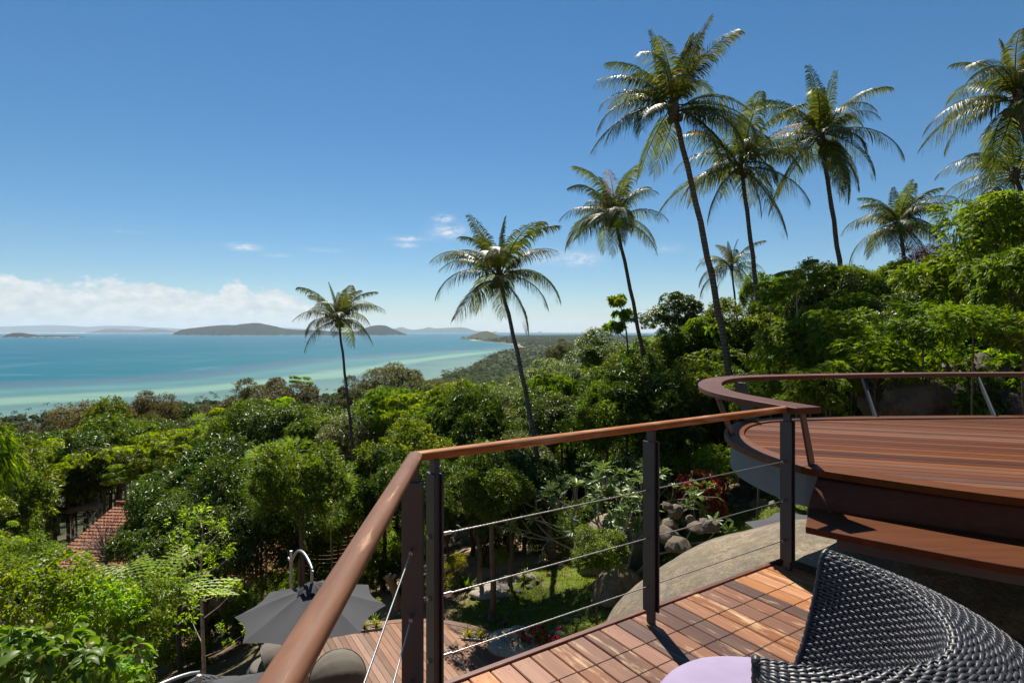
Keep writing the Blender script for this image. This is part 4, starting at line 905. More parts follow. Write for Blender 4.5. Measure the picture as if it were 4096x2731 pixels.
    for k_ in range(NS + 1):
        t = min(1, max(0, k_ / NS)); q = np.linspace(0, 1, 56); tv = np.full(56, t); C = samp(G, tv, q); Nr = nrm(samp(Nn, tv, q)); Dr = nrm(np.gradient(C, axis=0)); S2 = np.cross(Dr, Nr)
        w = .0042; v = np.stack([C + Nr * .0015 - S2 * w, C + Nr * .0048 - S2 * w * .5, C + Nr * .0048 + S2 * w * .5, C + Nr * .0015 + S2 * w], 1); i, j = np.meshgrid(np.arange(55), np.arange(3), indexing='ij'); f = np.stack([i * 4 + j, i * 4 + j + 1, (i + 1) * 4 + j + 1, (i + 1) * 4 + j], 2).reshape(-1, 4)
        put('stake', mesh_np('stake', (v - org).reshape(-1, 3), f, M['wicker'], True), root)
    # bound ends of the arms
    for t in (0, 1):
        q = np.linspace(.0, 1, 120); tv = np.full(120, float(t)); C = samp(G, tv, q); mb = MB(); mb.tube([tuple(c - org) for c in C], [.0105 + .0018 * math.sin(i * 2.4) for i in range(120)], 8); mb.build('end_binding', M['wicker'], root)
    # round base below the cushion
    mb = MB(); c = np.array([.755, 1.69]) - org[:2]; K = 48
    for z0, z1, r0, r1 in ((.05, .34, .24, .30),):
        v = [(c[0] + r0 * math.cos(6.283 * i / K), c[1] + r0 * math.sin(6.283 * i / K), z0) for i in range(K)] + [(c[0] + r1 * math.cos(6.283 * i / K), c[1] + r1 * math.sin(6.283 * i / K), z1) for i in range(K)]
        mb.add(v, [(i, (i + 1) % K, K + (i + 1) % K, K + i) for i in range(K)] + [tuple(range(K, 2 * K))], True)
    mb.build('seat_base', M['wicker'], root)
    for r in range(22):
        z = .06 + r * .0128; rr = .245 + .058 * r / 22; mb = MB(); pts = [((rr + .004 * (1 if (i + r) % 2 else -1)) * math.cos(6.283 * i / 72) + c[0], (rr + .004 * (1 if (i + r) % 2 else -1)) * math.sin(6.283 * i / 72) + c[1], z) for i in range(73)]
        mb.tube(pts, .0055, 5, False); mb.build('base_weaver', M['wicker'], root)
    for a in (.6, 2.2, 3.8, 5.4): mb = MB(); mb.tube([(c[0] + .19 * math.cos(a), c[1] + .19 * math.sin(a), 0), (c[0] + .19 * math.cos(a), c[1] + .19 * math.sin(a), .07)], .016, 10); mb.build('leg', M['blackfab'], root)
    # cushion
    K = 72; prof = [(.0, .438), (.12, .440), (.21, .437), (.262, .430), (.288, .418), (.298, .404), (.302, .394), (.299, .385), (.297, .36), (.285, .345), (.0, .345)]
    v = []; R_ = random.Random(2)
    for rr, z in prof:
        for i in range(K): a = 6.283 * i / K; wv = 1 + .008 * math.sin(3 * a + 1) + .004 * math.sin(11 * a); v.append((rr * wv * math.cos(a), rr * wv * math.sin(a), z + (.003 * math.sin(5 * a + 8 * rr) if 0 < rr < .28 and z > .42 else 0)))
    mb = MB(); mb.add(v, [(j * K + i, (j + 1) * K + i, (j + 1) * K + (i + 1) % K, j * K + (i + 1) % K) for j in range(len(prof) - 1) for i in range(K)], True)
    me = recalc(mb.mesh('round_cushion', M['lav'])); me.transform(Matrix.Diagonal((1.07, 1.07, 1.0, 1))); cu = empty('round_seat_cushion', (.752, 1.692, 0)); tag(cu, 'lavender round cushion on the seat of the wicker armchair', 'cushion'); put('cover', me, cu)
    mb = MB(); mb.tube([(.3248 * math.cos(6.283 * i / 90), .3248 * math.sin(6.283 * i / 90), .394) for i in range(91)], .0035, 6, False); mb.build('piping', M['lav'], cu)
chair()

# ------------------------------------------------------------------ boulders and rocks
def boulder(name, loc, R, seed, mat, label, cat='boulder', sub=5, amp=.10, freq=.9, rz=0, cut=0, group=None, kind=None):
    b = bmesh.new(); bmesh.ops.create_icosphere(b, subdivisions=sub, radius=1); off_ = Vector((seed * 7.13, seed * 3.7, seed * 1.9))
    for v in b.verts:
        n0 = v.co.normalized(); a = mnoise.fractal(n0 * freq + off_, .8, 2.1, 5) * amp
        if cut:
            c = mnoise.cell(n0 * 1.6 + off_); a += (c - .5) * cut * .3
            q = n0 * 1.4 + off_; f1 = mnoise.voronoi(q)[0]; a -= cut * (.45 - min(.45, f1[1] - f1[0])) * .5
        v.co = n0 * (1 + a); v.co = Vector((v.co.x * R[0], v.co.y * R[1], v.co.z * R[2]))
    me = bpy.data.meshes.new(name); b.to_mesh(me); b.free(); me.materials.append(mat); me.polygons.foreach_set('use_smooth', [sub > 2] * len(me.polygons))
    o = put(name, me, None, loc, rz); 
    tag(o, label, cat, group, kind); return o
boulder('granite_boulder', (3.9, 6.4, -3.35), (3.15, 2.9, 2.55), 3, M['granite'], 'huge smooth tan granite boulder bulging up beside the deck railing', sub=6, amp=.05, freq=.8, rz=.3)
boulder('granite_boulder', (4.1, 4.35, -1.32), (2.3, 1.5, 1.42), 8, M['granite'], 'grey granite boulder in shade under the bench and upper terrace', sub=5, amp=.08)
# cliff rocks behind the upper terrace
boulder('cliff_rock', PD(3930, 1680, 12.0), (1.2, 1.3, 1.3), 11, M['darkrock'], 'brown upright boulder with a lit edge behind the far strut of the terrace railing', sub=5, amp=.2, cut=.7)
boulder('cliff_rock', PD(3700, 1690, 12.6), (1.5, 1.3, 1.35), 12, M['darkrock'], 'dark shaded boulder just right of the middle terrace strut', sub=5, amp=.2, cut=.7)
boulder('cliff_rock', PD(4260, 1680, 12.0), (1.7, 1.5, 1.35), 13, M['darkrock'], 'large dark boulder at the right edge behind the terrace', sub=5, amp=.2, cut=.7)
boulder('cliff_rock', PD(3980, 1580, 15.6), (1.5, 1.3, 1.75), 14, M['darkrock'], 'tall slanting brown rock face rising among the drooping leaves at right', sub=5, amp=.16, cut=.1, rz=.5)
RK = []
for i in range(7):
    b = bmesh.new(); bmesh.ops.create_icosphere(b, subdivisions=4, radius=1); rr_ = random.Random(50 + i); pl_ = []
    for k_ in range(13): q = Vector((rr_.gauss(0, 1), rr_.gauss(0, 1), rr_.gauss(0, .8))).normalized(); pl_.append((q, rr_.uniform(.55, .86)))
    for v in b.verts:
        n0 = v.co.normalized(); c = n0 * (1 + .22 * mnoise.noise(n0 * 1.1 + Vector((i * 9, 0, 0))))
        for q, h_ in pl_:
            e_ = c.dot(q) - h_
            if e_ > 0: c -= q * e_ * .93
        c *= 1 + .05 * mnoise.noise(n0 * 4 + Vector((0, i * 5, 0))) + .02 * mnoise.noise(n0 * 11)
        v.co = Vector((c.x, c.y, c.z * .8)) * 1.2
    me = bpy.data.meshes.new('rock'); b.to_mesh(me); b.free(); me.materials.append(M['rock'] if i < 4 else M['stone']); me.polygons.foreach_set('use_smooth', [True] * len(me.polygons)); RK.append(me)
def rock(u, v, z, r, label, group=None, k=0, rz=0, sz=1, name='edging_rock', cat='rock', zoff=0):
    x_, y_, _ = W(u, v, z); g_ = gz(x_, y_); zz = z if z is not None else g_
    o = put(name, RK[k % 7], None, (x_, y_, zz + r * .15 + zoff), rz, (r, r * .85, r * sz)); tag(o, label, cat, group); return o
def onground(u, v):
    """walk the view ray down to the terrain"""
    d0 = 5.
    for i in range(900):
        d_ = 5 + i * .08; x_, y_, z_ = PD(u, v, d_)
        if z_ <= gz(x_, y_): return x_, y_, gz(x_, y_)
    return x_, y_, z_
def zl(x_, y_): return 1900 + x_ / 3.136, 2150 + y_ / 3.136            # positions read off an enlargement of the lawn
line1 = [(185, 925, 17), (215, 885, 16), (290, 825, 28), (370, 780, 26), (440, 740, 30), (545, 690, 34), (680, 640, 32), (790, 575, 30), (840, 545, 20), (930, 480, 34), (1050, 405, 30), (1075, 365, 34), (60, 1005, 22), (110, 985, 16)]
line2 = [(610, 903, 12), (700, 875, 28), (740, 860, 20), (870, 790, 24), (930, 770, 18), (1000, 735, 28), (1180, 690, 20)]
line3 = [(150, 1110, 26), (255, 1040, 34), (400, 990, 26), (380, 1000, 14)]
line4 = [(1150, 1050, 40), (1200, 1050, 24), (1300, 990, 30), (1350, 960, 24), (1440, 905, 26), (1500, 850, 32), (1535, 820, 24), (1660, 750, 48), (1700, 730, 36), (1830, 690, 46), (1050, 1150, 42), (1090, 1130, 26), (990, 1195, 34), (1040, 1240, 50)]
line5 = [(430, 1250, 30), (480, 1260, 34), (560, 1255, 36), (590, 1265, 24), (700, 1270, 40), (740, 1260, 26), (720, 1300, 40), (820, 1310, 36), (900, 1300, 40), (640, 1295, 30), (380, 1255, 24)]
rk = random.Random(9)
for ln, lab in ((line1, 'small pale rock edging the far side of the lawn path'), (line2, 'small grey rock in the short row across the shaded lawn'), (line3, 'small pale rock edging the lawn beside the round deck'), (line4, 'pale rock edging the sunlit grass bank below the big boulder'), (line5, 'pale rock bordering the sand-coloured basin at the deck end')):
    for i, (a_, b_, r_) in enumerate(ln):
        u, v = zl(a_, b_); x_, y_, z_ = onground(u, v); rr = r_ / 3.136 / FPX * y_ * 1.25; o = put('edging_rock', RK[rk.randrange(7)], None, (x_, y_, z_ + rr * .25), rk.random() * 6, (rr * 1.15, rr * .9, rr)); tag(o, lab, 'rock', 'rocks edging the lawn terraces')
def bigrock(u, v, r, lab, k, sq=1.0, d=None):
    x_, y_, z_ = onground(u, v) if d is None else PD(u, v, d); o = put('garden_boulder', RK[k], None, (x_, y_, z_ + r * .25), k * 1.3, (r * 1.2, r, r * sq)); tag(o, lab, 'boulder', None); return o
bigrock(2466, 2370, .62, 'tan flat-topped rock on the lawn beside the big granite boulder', 0)
bigrock(2437, 2390, .50, 'tan low rock behind the slim sapling on the lawn', 3)
for i, (a_, b_, r_) in enumerate([(1000, 920, 50), (965, 985, 44), (1085, 965, 30), (960, 1060, 75), (1165, 985, 34), (1120, 1010, 52), (1200, 1010, 50), (955, 890, 34), (1235, 995, 26), (1010, 1110, 70)]):
    u, v = 2000 + a_ / 1.4257, 1400 + b_ / 1.4257; d_ = 15.2 - i * .12; x_, y_, z_ = PD(u, v, d_); rr = .85 * r_ / 1.4257 / FPX * d_; o = put('wall_rock', RK[i % 4], None, (x_, y_, z_), i * 1.7, (rr * 1.1, rr, rr * 1.05)); tag(o, 'rough rock stacked in the retaining wall between frangipani and grass', 'rock', 'stacked rocks of the retaining wall')
for i, (a_, b_, r_) in enumerate([(1330, 870, 26), (1390, 875, 30), (1455, 890, 34), (1510, 885, 34), (1565, 885, 26), (1350, 895, 20), (1590, 880, 18)]):
    u, v = 2000 + a_ / 1.4257, 1400 + b_ / 1.4257; x_, y_, z_ = onground(u, v); rr = r_ / 1.4257 / FPX * y_; o = put('border_rock', RK[i % 6], None, (x_, y_, z_ + rr * .2), i * 2.1, (rr, rr, rr)); tag(o, 'grey rock in the low row behind the upper lawn by the red bush', 'rock', 'rocks bordering the upper lawn')
bx = onground(2480, 2290); boulder('brown_boulder', (bx[0] + .2, bx[1] + 1.2, bx[2] + .2), (1.5, 1.2, 1.35), 21, M['rock'], 'large brown boulder behind the frangipani stems', sub=4, amp=.16)
bx = onground(2560, 2180); boulder('brown_boulder', (bx[0] + .3, bx[1] + .9, bx[2] + .6), (1.5, 1.1, 1.3), 22, M['rock'], 'tan boulder dappled by shade right of the frangipani stems', sub=4, amp=.16)
bx = onground(1905, 2150); boulder('brown_boulder', (bx[0], bx[1], bx[2]), (.8, .6, .5), 23, M['rock'], 'rounded brown boulder on the sandy slope behind the trunks', sub=3, amp=.16)
for u, v, r_ in ((1840, 2150, .3), (1738, 2216, .33), (1520, 2170, .35), (1830, 2120, .28)):
    x_, y_, z_ = onground(u, v); tag(put('slope_rock', RK[int(u) % 7], None, (x_, y_, z_ + .1), u, (r_ * 1.2, r_, r_)), {1840: 'pale rock right of the brown boulder on the sandy slope', 1738: 'pale rock lowest on the sandy slope next to the corner post', 1520: 'rock on bare soil left of the corner post', 1830: 'small rock uphill of the brown boulder on the sandy slope'}[u], 'rock')
# flat stepping stones and sand basin
for i, (a_, b_, rx_, ry_) in enumerate([(350, 590, .50, .32), (420, 555, .42, .26), (160, 690, .45, .26), (120, 740, .5, .28), (250, 720, .5, .28), (640, 515, .4, .2), (280, 640, .5, .28)]):
    u, v = zl(a_, b_); x_, y_, z_ = onground(u, v); o = boulder('stepping_stone', (x_, y_, z_ + .03), (rx_, ry_, .11), 30 + i, M['stone'], 'flat pale stone slab in the garden steps beside the tree trunks', 'stepping stone', sub=3, amp=.12, rz=-.3, group='pale slabs of the garden steps')
for i, (a_, b_, rx_, ry_, rz_) in enumerate([(430, 1310, .62, .5, .22), (560, 1330, .5, .6, .30), (640, 1370, .6, .5, .2), (500, 1400, .7, .5, .18), (420, 1390, .5, .4, .15)]):
    u, v = zl(a_, b_); x_, y_, z_ = onground(u, v); boulder('smooth_boulder', (x_, y_, z_ + .02), (rx_, ry_, rz_), 40 + i, M['stone'], ('smooth sand-coloured boulder nearest the corner of the round deck', 'smooth grey-shaded boulder in the middle of the basin', 'smooth pale boulder behind the magenta flowers', 'widest smooth boulder at the front of the basin', 'low smooth boulder touching the deck edge')[i], sub=4, amp=.05)

# ------------------------------------------------------------------ round deck below, planters, loungers, parasols
PZ = -6.45; PCX, PCY, PR_ = -2.6, 12.5, 3.45
pd = empty('round_garden_deck', (PCX, PCY, PZ)); tag(pd, 'lower curved plank deck in the garden beneath the parasols', 'deck')
arc = []
for i in range(0, 61):
    a = math.radians(52 + i * (198 - 52) / 60); arc.append((PR_ * math.cos(a), PR_ * math.sin(a)))
pc = (-.465 - PCX, 15.2 - PCY)
outl = [(3.1, -3.2), (2.56, 1.55), pc] + arc + [(-3.3, -3.2)]
def inset_poly(P, d_):
    c = np.array([0, -.3]); return [tuple(np.array(p) * (1 - d_ / max(.5, np.hypot(*p)))) for p in P]
inp = inset_poly(outl, .19)
nO = len(outl)
for s0, s1 in [(0, 1), (1, 2)] + [(k_, min(k_ + 6, nO - 2)) for k_ in range(2, nO - 2, 6)]:
    O_ = outl[s0:s1 + 1]; I_ = inp[s0:s1 + 1]; o = strip(np.array(O_), np.array(I_), -.05, .004, 'edge_board', M['pooldeck'], pd, (0, 0, 0)); bevel(o, .004)
d2 = Vector((1.06, -1.73)).normalized(); n2_ = Vector((-d2.y, d2.x)); poly2 = np.array(inset_poly(outl, .195))
def clip2(w):
    xs = []; P = np.vstack([poly2, poly2[:1]]); a = P @ np.array(n2_) - w; t = P @ np.array(d2)
    for i in range(len(P) - 1):
        if (a[i] > 0) != (a[i + 1] > 0): k_ = a[i] / (a[i] - a[i + 1]); xs.append(t[i] + k_ * (t[i + 1] - t[i]))
    return (min(xs), max(xs)) if len(xs) >= 2 else None
ws = poly2 @ np.array(n2_); w = ws.min() + .02; pw = .142; cnt = 0
while w + pw < ws.max():
    A, B = clip2(w), clip2(w + pw)
    if A and B and min(A[1] - A[0], B[1] - B[0]) > .05:
        L0 = min(A[0], B[0]); mb = MB(); v = []
        for z_ in (-.025, 0): v += [(A[0] - L0, 0, z_), (A[1] - L0, 0, z_), (B[1] - L0, pw, z_), (B[0] - L0, pw, z_)]
        mb.add(v, [(3, 2, 1, 0), (4, 5, 6, 7), (0, 1, 5, 4), (1, 2, 6, 5), (2, 3, 7, 6), (3, 0, 4, 7)]); p = d2 * L0 + n2_ * w
        mb.build('plank', M['pooldeck'], pd, (p.x, p.y, -.003), math.atan2(d2.y, d2.x)); cnt += 1
    w += pw + .009
mb = MB(); mb.prism([(p[0] * .97, p[1] * .97) for p in outl], -.10, -.052); mb.build('underframe', M['lining'], pd)
strip(np.array(outl[1:]) * .985, np.array(outl[1:]) * .975, -.9, -.052, 'skirt_board', M['timber'], pd, (0, 0, 0))
# strap-leaf plants in sunk planters
def strap_plant(name, mat, n, L, wd_, seed, arch=.9):
    rg = random.Random(seed); mb = MB()
    for i in range(n):
        a = rg.random() * 6.28; e = rg.uniform(.5, 1.45); l = L * rg.uniform(.7, 1.1); p = Vector((0, 0, 0)); dr = Vector((math.cos(a) * math.cos(e), math.sin(a) * math.cos(e), math.sin(e))); s_ = Vector((-math.sin(a), math.cos(a), 0)); v = []
        for k_ in range(5):
            t = k_ / 4; q = p + dr * l * t - Vector((0, 0, arch * l * t * t * .5)); w_ = wd_ * (1 - t ** 2) * (.6 + .4 * min(1, t * 4)); v += [q - s_ * w_ / 2, q + s_ * w_ / 2]
        mb.add(v, [(2 * k_, 2 * k_ + 1, 2 * k_ + 3, 2 * k_ + 2) for k_ in range(4)])
    return mb.mesh(name, mat)
STRAP = strap_plant('leaves', M['lf_yellow'], 26, .42, .035, 1)
for (u, v, w_, lab) in ((1484, 2510, .62, 'left'), (1900, 2548, .62, 'right')):
    x_, y_, _ = W(u, v, PZ); pl = empty('sunken_planter', (x_, y_, PZ), math.radians(14 if lab == 'left' else -8)); tag(pl, 'narrow white-edged planter box let into the round deck, ' + ('beside the large parasol' if lab == 'left' else 'at its corner'), 'planter')
    for sx in (-1, 1):
        mb = MB(); mb.box(sx * w_ / 2 - .02, sx * w_ / 2 + .02, -.16, .16, -.05, .05); mb.build('rim', M['stone'], pl)
        mb = MB(); mb.box(-w_ / 2 + .021, w_ / 2 - .021, sx * .14 - .02, sx * .14 + .02, -.05, .048); mb.build('rim', M['stone'], pl)
    mb = MB(); mb.box(-w_ / 2 + .022, w_ / 2 - .022, -.119, .119, -.05, .02); mb.build('soil', M['bark'], pl)
    for dx in (-.17, .15):
        p = Matrix.Rotation(pl.rotation_euler.z, 3, 'Z') @ Vector((dx, 0, .02)); tag(put('strap_leaf_plant', STRAP, None, Vector((x_, y_, PZ)) + p, dx * 9, (1, 1, 1)), 'yellow-green strap-leaf plant at the ' + ('left' if dx < 0 else 'right') + ' end of the planter ' + ('beside the large parasol' if lab == 'left' else 'at the deck corner'), 'plant')

def parasol(hub, R_, rot, edge_dz, label, mast, fold_seed=0, arm=True, mastz=None):
    x_, y_, z_ = hub; root = empty('cantilever_parasol', (mast[0], mast[1], mast[2])); o0 = Vector(mast); tag(root, label, 'parasol', 'charcoal cantilever parasols in the garden')
    NA, NR = 8, 9; 
    for g_ in range(8):
        v = []
        for j in range(NR):
            q = j / (NR - 1)
            for i in range(NA + 1):
                t = i / NA; a = rot + (g_ + t) * math.pi / 4; ch = math.cos(math.pi / 8) / math.cos((t - .5) * math.pi / 4); sc_ = 1 - (.085 * math.sin(math.pi * t)) * q ** 3
                r_ = .04 + (R_ * ch * sc_ - .04) * q; zz = edge_dz * q ** 1.15 - .05 * math.sin(math.pi * t) * math.sin(math.pi * q) * .9 + .004 * math.sin(t * 20 + g_ + q * 9)
                v.append((x_ + r_ * math.cos(a) - o0.x, y_ + r_ * math.sin(a) - o0.y, z_ + zz - o0.z))
        mb = MB(); mb.add(v, [(j * (NA + 1) + i, j * (NA + 1) + i + 1, (j + 1) * (NA + 1) + i + 1, (j + 1) * (NA + 1) + i) for j in range(NR - 1) for i in range(NA)], True)
        mb.build('canopy_panel', M['canopy'], root)
        a = rot + g_ * math.pi / 4; mb = MB(); mb.tube([(x_ - o0.x, y_ - o0.y, z_ - .05 - o0.z), (x_ + R_ * .985 * math.cos(a) - o0.x, y_ + R_ * .985 * math.sin(a) - o0.y, z_ + edge_dz - .018 - o0.z)], .009, 6); mb.build('rib', M['alu'], root)
    # ruffled cap
    K = 40; v = []
    for j, (r_, dz) in enumerate(((.03, .10), (.10, .085), (.20, .03), (.27, -.015))):
        for i in range(K): a = 6.283 * i / K; rf = 1 + .09 * j / 3 * math.sin(7 * a + fold_seed); v.append((x_ + r_ * rf * math.cos(a) - o0.x, y_ + r_ * rf * math.sin(a) - o0.y, z_ + dz + .028 * j / 3 * math.sin(9 * a) - o0.z))
    mb = MB(); mb.add(v, [(j * K + i, j * K + (i + 1) % K, (j + 1) * K + (i + 1) % K, (j + 1) * K + i) for j in range(3) for i in range(K)], True); mb.build('vent_cap', M['blackfab'], root)
    h = Vector((x_, y_, z_ + .08)) - o0; mb = MB(); mb.tube([h, h + Vector((0, 0, .26))], .032, 10); mb.build('hub', M['alu'], root)
    if arm:
        top = h + Vector((0, 0, .30)); mt = Vector((0, 0, (mastz or z_ + .12) - o0.z)); pts = []
        for i in range(15):
            t = i / 14; p = mt.lerp(top, t); p.z += .36 * math.sin(math.pi * t) ** .8 * (1 - .25 * t); pts.append(p)
        mb = MB(); mb.tube(pts, .026, 10); mb.build('arm', M['alu'], root)
        mb = MB(); mb.tube([Vector((0, 0, 0)), mt + Vector((0, 0, .28))], .032, 10); mb.build('mast', M['alu'], root)
        mb = MB(); bk = (mt - top); bk.z = 0; bk.normalize(); p = mt + Vector((0, 0, .05)); mb.tube([p, p + bk * .17], .03, 8); mb.tube([p + bk * .15, p + bk * .22 + Vector((0, 0, .02))], .012, 6); mb.build('crank', M['alu'], root)
        mb = MB(); mb.box(-.4, .4, -.4, .4, -.02, .06); mb.build('base', M['steel'], root)
    return root
mxy = (-4.86, 12.64); parasol((-4.00, 11.49, -3.60), 1.45, math.radians(10), -.46, 'large open charcoal cantilever parasol left of the handrail over the round deck', (mxy[0], mxy[1], PZ), mastz=-3.58)
mxy = (-5.6, 7.0); parasol((-4.75, 8.72, -4.02), 1.56, math.radians(28), -.46, 'charcoal parasol showing only its far rim at the bottom edge of the view', (mxy[0], mxy[1], gz(*mxy)), 2, mastz=-4.0)
c3 = PD(3330, 2075, 9.6); parasol((c3[0], c3[1] + .1, c3[2] - .05), 1.35, .2, -.28, 'dark parasol top behind the granite boulder beneath the upper terrace', (c3[0], c3[1], gz(c3[0], c3[1])), 3, arm=False)
mb = MB(); mb.tube([(0, 0, gz(c3[0], c3[1]) - c3[2]), (0, 0, 0)], .03, 8); mb.build('mast', M['alu'], [o for o in bpy.data.objects if o.name.startswith('cantilever_parasol')][-1], (0, 0, c3[2] - gz(c3[0], c3[1]) - .1))

def pod(c, R_, face, label, seed=0):
    """round wicker day bed with a folding canvas hood"""
    root = empty('hooded_daybed', (c[0], c[1], c[2]), face); tag(root, label, 'daybed', 'hooded wicker daybeds on the round deck')
    mb = MB(); K = 40; prof = [(.0, .02), (.86, .02), (.95, .12), (1.0, .30), (.99, .36), (.90, .38), (0, .38)]; v = [(R_ * r_ * math.cos(6.283 * i / K), R_ * r_ * math.sin(6.283 * i / K), z_) for r_, z_ in prof for i in range(K)]
    mb.add(v, [(j * K + i, j * K + (i + 1) % K, (j + 1) * K + (i + 1) % K, (j + 1) * K + i) for j in range(len(prof) - 1) for i in range(K)], True); mb.build('wicker_base', M['wicker'], root)
    mb = MB()
    prof = [(0, .50), (.75, .50), (.85, .47), (.88, .42), (.86, .382), (0, .381)]; v = [(R_ * r_ * math.cos(6.283 * i / K), R_ * r_ * math.sin(6.283 * i / K), z_) for r_, z_ in prof for i in range(K)]
    mb.add(v, [(j * K + i, j * K + (i + 1) % K, (j + 1) * K + (i + 1) % K, (j + 1) * K + i) for j in range(len(prof) - 1) for i in range(K)], True); mb.build('mattress', M['hood'], root)
    # hood: arcs swept about the y axis from behind to over the top
    na, nb = 14, 28; v = []
    for j in range(na + 1):
        th = math.radians(-4 + 118 * j / na)
        for i in range(nb + 1):
            ph = math.pi * i / nb; x_ = math.cos(ph) * R_ * .99; r_ = math.sin(ph) * R_ * 1.0 * (1 - .012 * math.sin(j * 2.1) + .006 * math.sin(i * 2 + j)); v.append((x_, r_ * math.cos(th), .40 + r_ * math.sin(th) * .95))
    mb = MB(); mb.add(v, [(j * (nb + 1) + i, j * (nb + 1) + i + 1, (j + 1) * (nb + 1) + i + 1, (j + 1) * (nb + 1) + i) for j in range(na) for i in range(nb)], True); mb.build('hood', M['hood'], root)
    mb = MB(); th = math.radians(114); mb.tube([(math.cos(math.pi * i / nb) * R_ * 1.0, math.sin(math.pi * i / nb) * R_ * 1.01 * math.cos(th), .40 + math.sin(math.pi * i / nb) * R_ * 1.01 * math.sin(th) * .95) for i in range(nb + 1)], .014, 8); mb.build('hood_frame', M['wicker'], root)
p1 = W(1357, 2640, PZ + .75); pod((p1[0], p1[1] - .1, PZ + .005), .60, math.radians(200), 'round wicker daybed with taupe hood under the edge of the large parasol')
p2 = W(1085, 2655, PZ + .45); pod((p2[0], p2[1], PZ - .0), .52, math.radians(-70), 'hooded wicker daybed half hidden between the two parasols', 1)

# garden lights, log, small bits
def path_light(u, v, lab):
    x_, y_, z_ = onground(u, v); root = empty('path_light', (x_, y_, z_)); tag(root, lab, 'garden light', 'black spike lights in the lawn')
    mb = MB(); mb.tube([(0, 0, -.05), (0, 0, .26)], .028, 8); mb.build('stem', M['steel'], root); mb = MB(); mb.tube([(0, 0, .26), (0, 0, .30), (0, 0, .36), (0, 0, .38)], [.03, .06, .055, .02], 10); mb.build('lamp_head', M['steel'], root)
path_light(*zl(375, 1215), 'black spike light on the lawn above the corner of the round deck'); path_light(*zl(845, 1270), 'black spike light on the lawn edge left of the pale rock wall')
x_, y_, z_ = onground(1585, 2440); st = empty('log_stump', (x_, y_, z_)); tag(st, 'sawn leaning tree stump behind the round deck', 'stump'); mb = MB(); mb.tube([(.1, 0, -.2), (-.02, 0, .55), (-.22, 0, 1.0), (-.28, .0, 1.12)], [.15, .12, .12, .15], 10); mb.build('trunk', simple('sawn_timber', (.30, .18, .09), .8), st)
mb = MB(); mb.tube([(-.2, 0, .95), (-.02, 0, 1.15)], [.07, .06], 8); mb.build('branch_stub', M['palebark'], st)

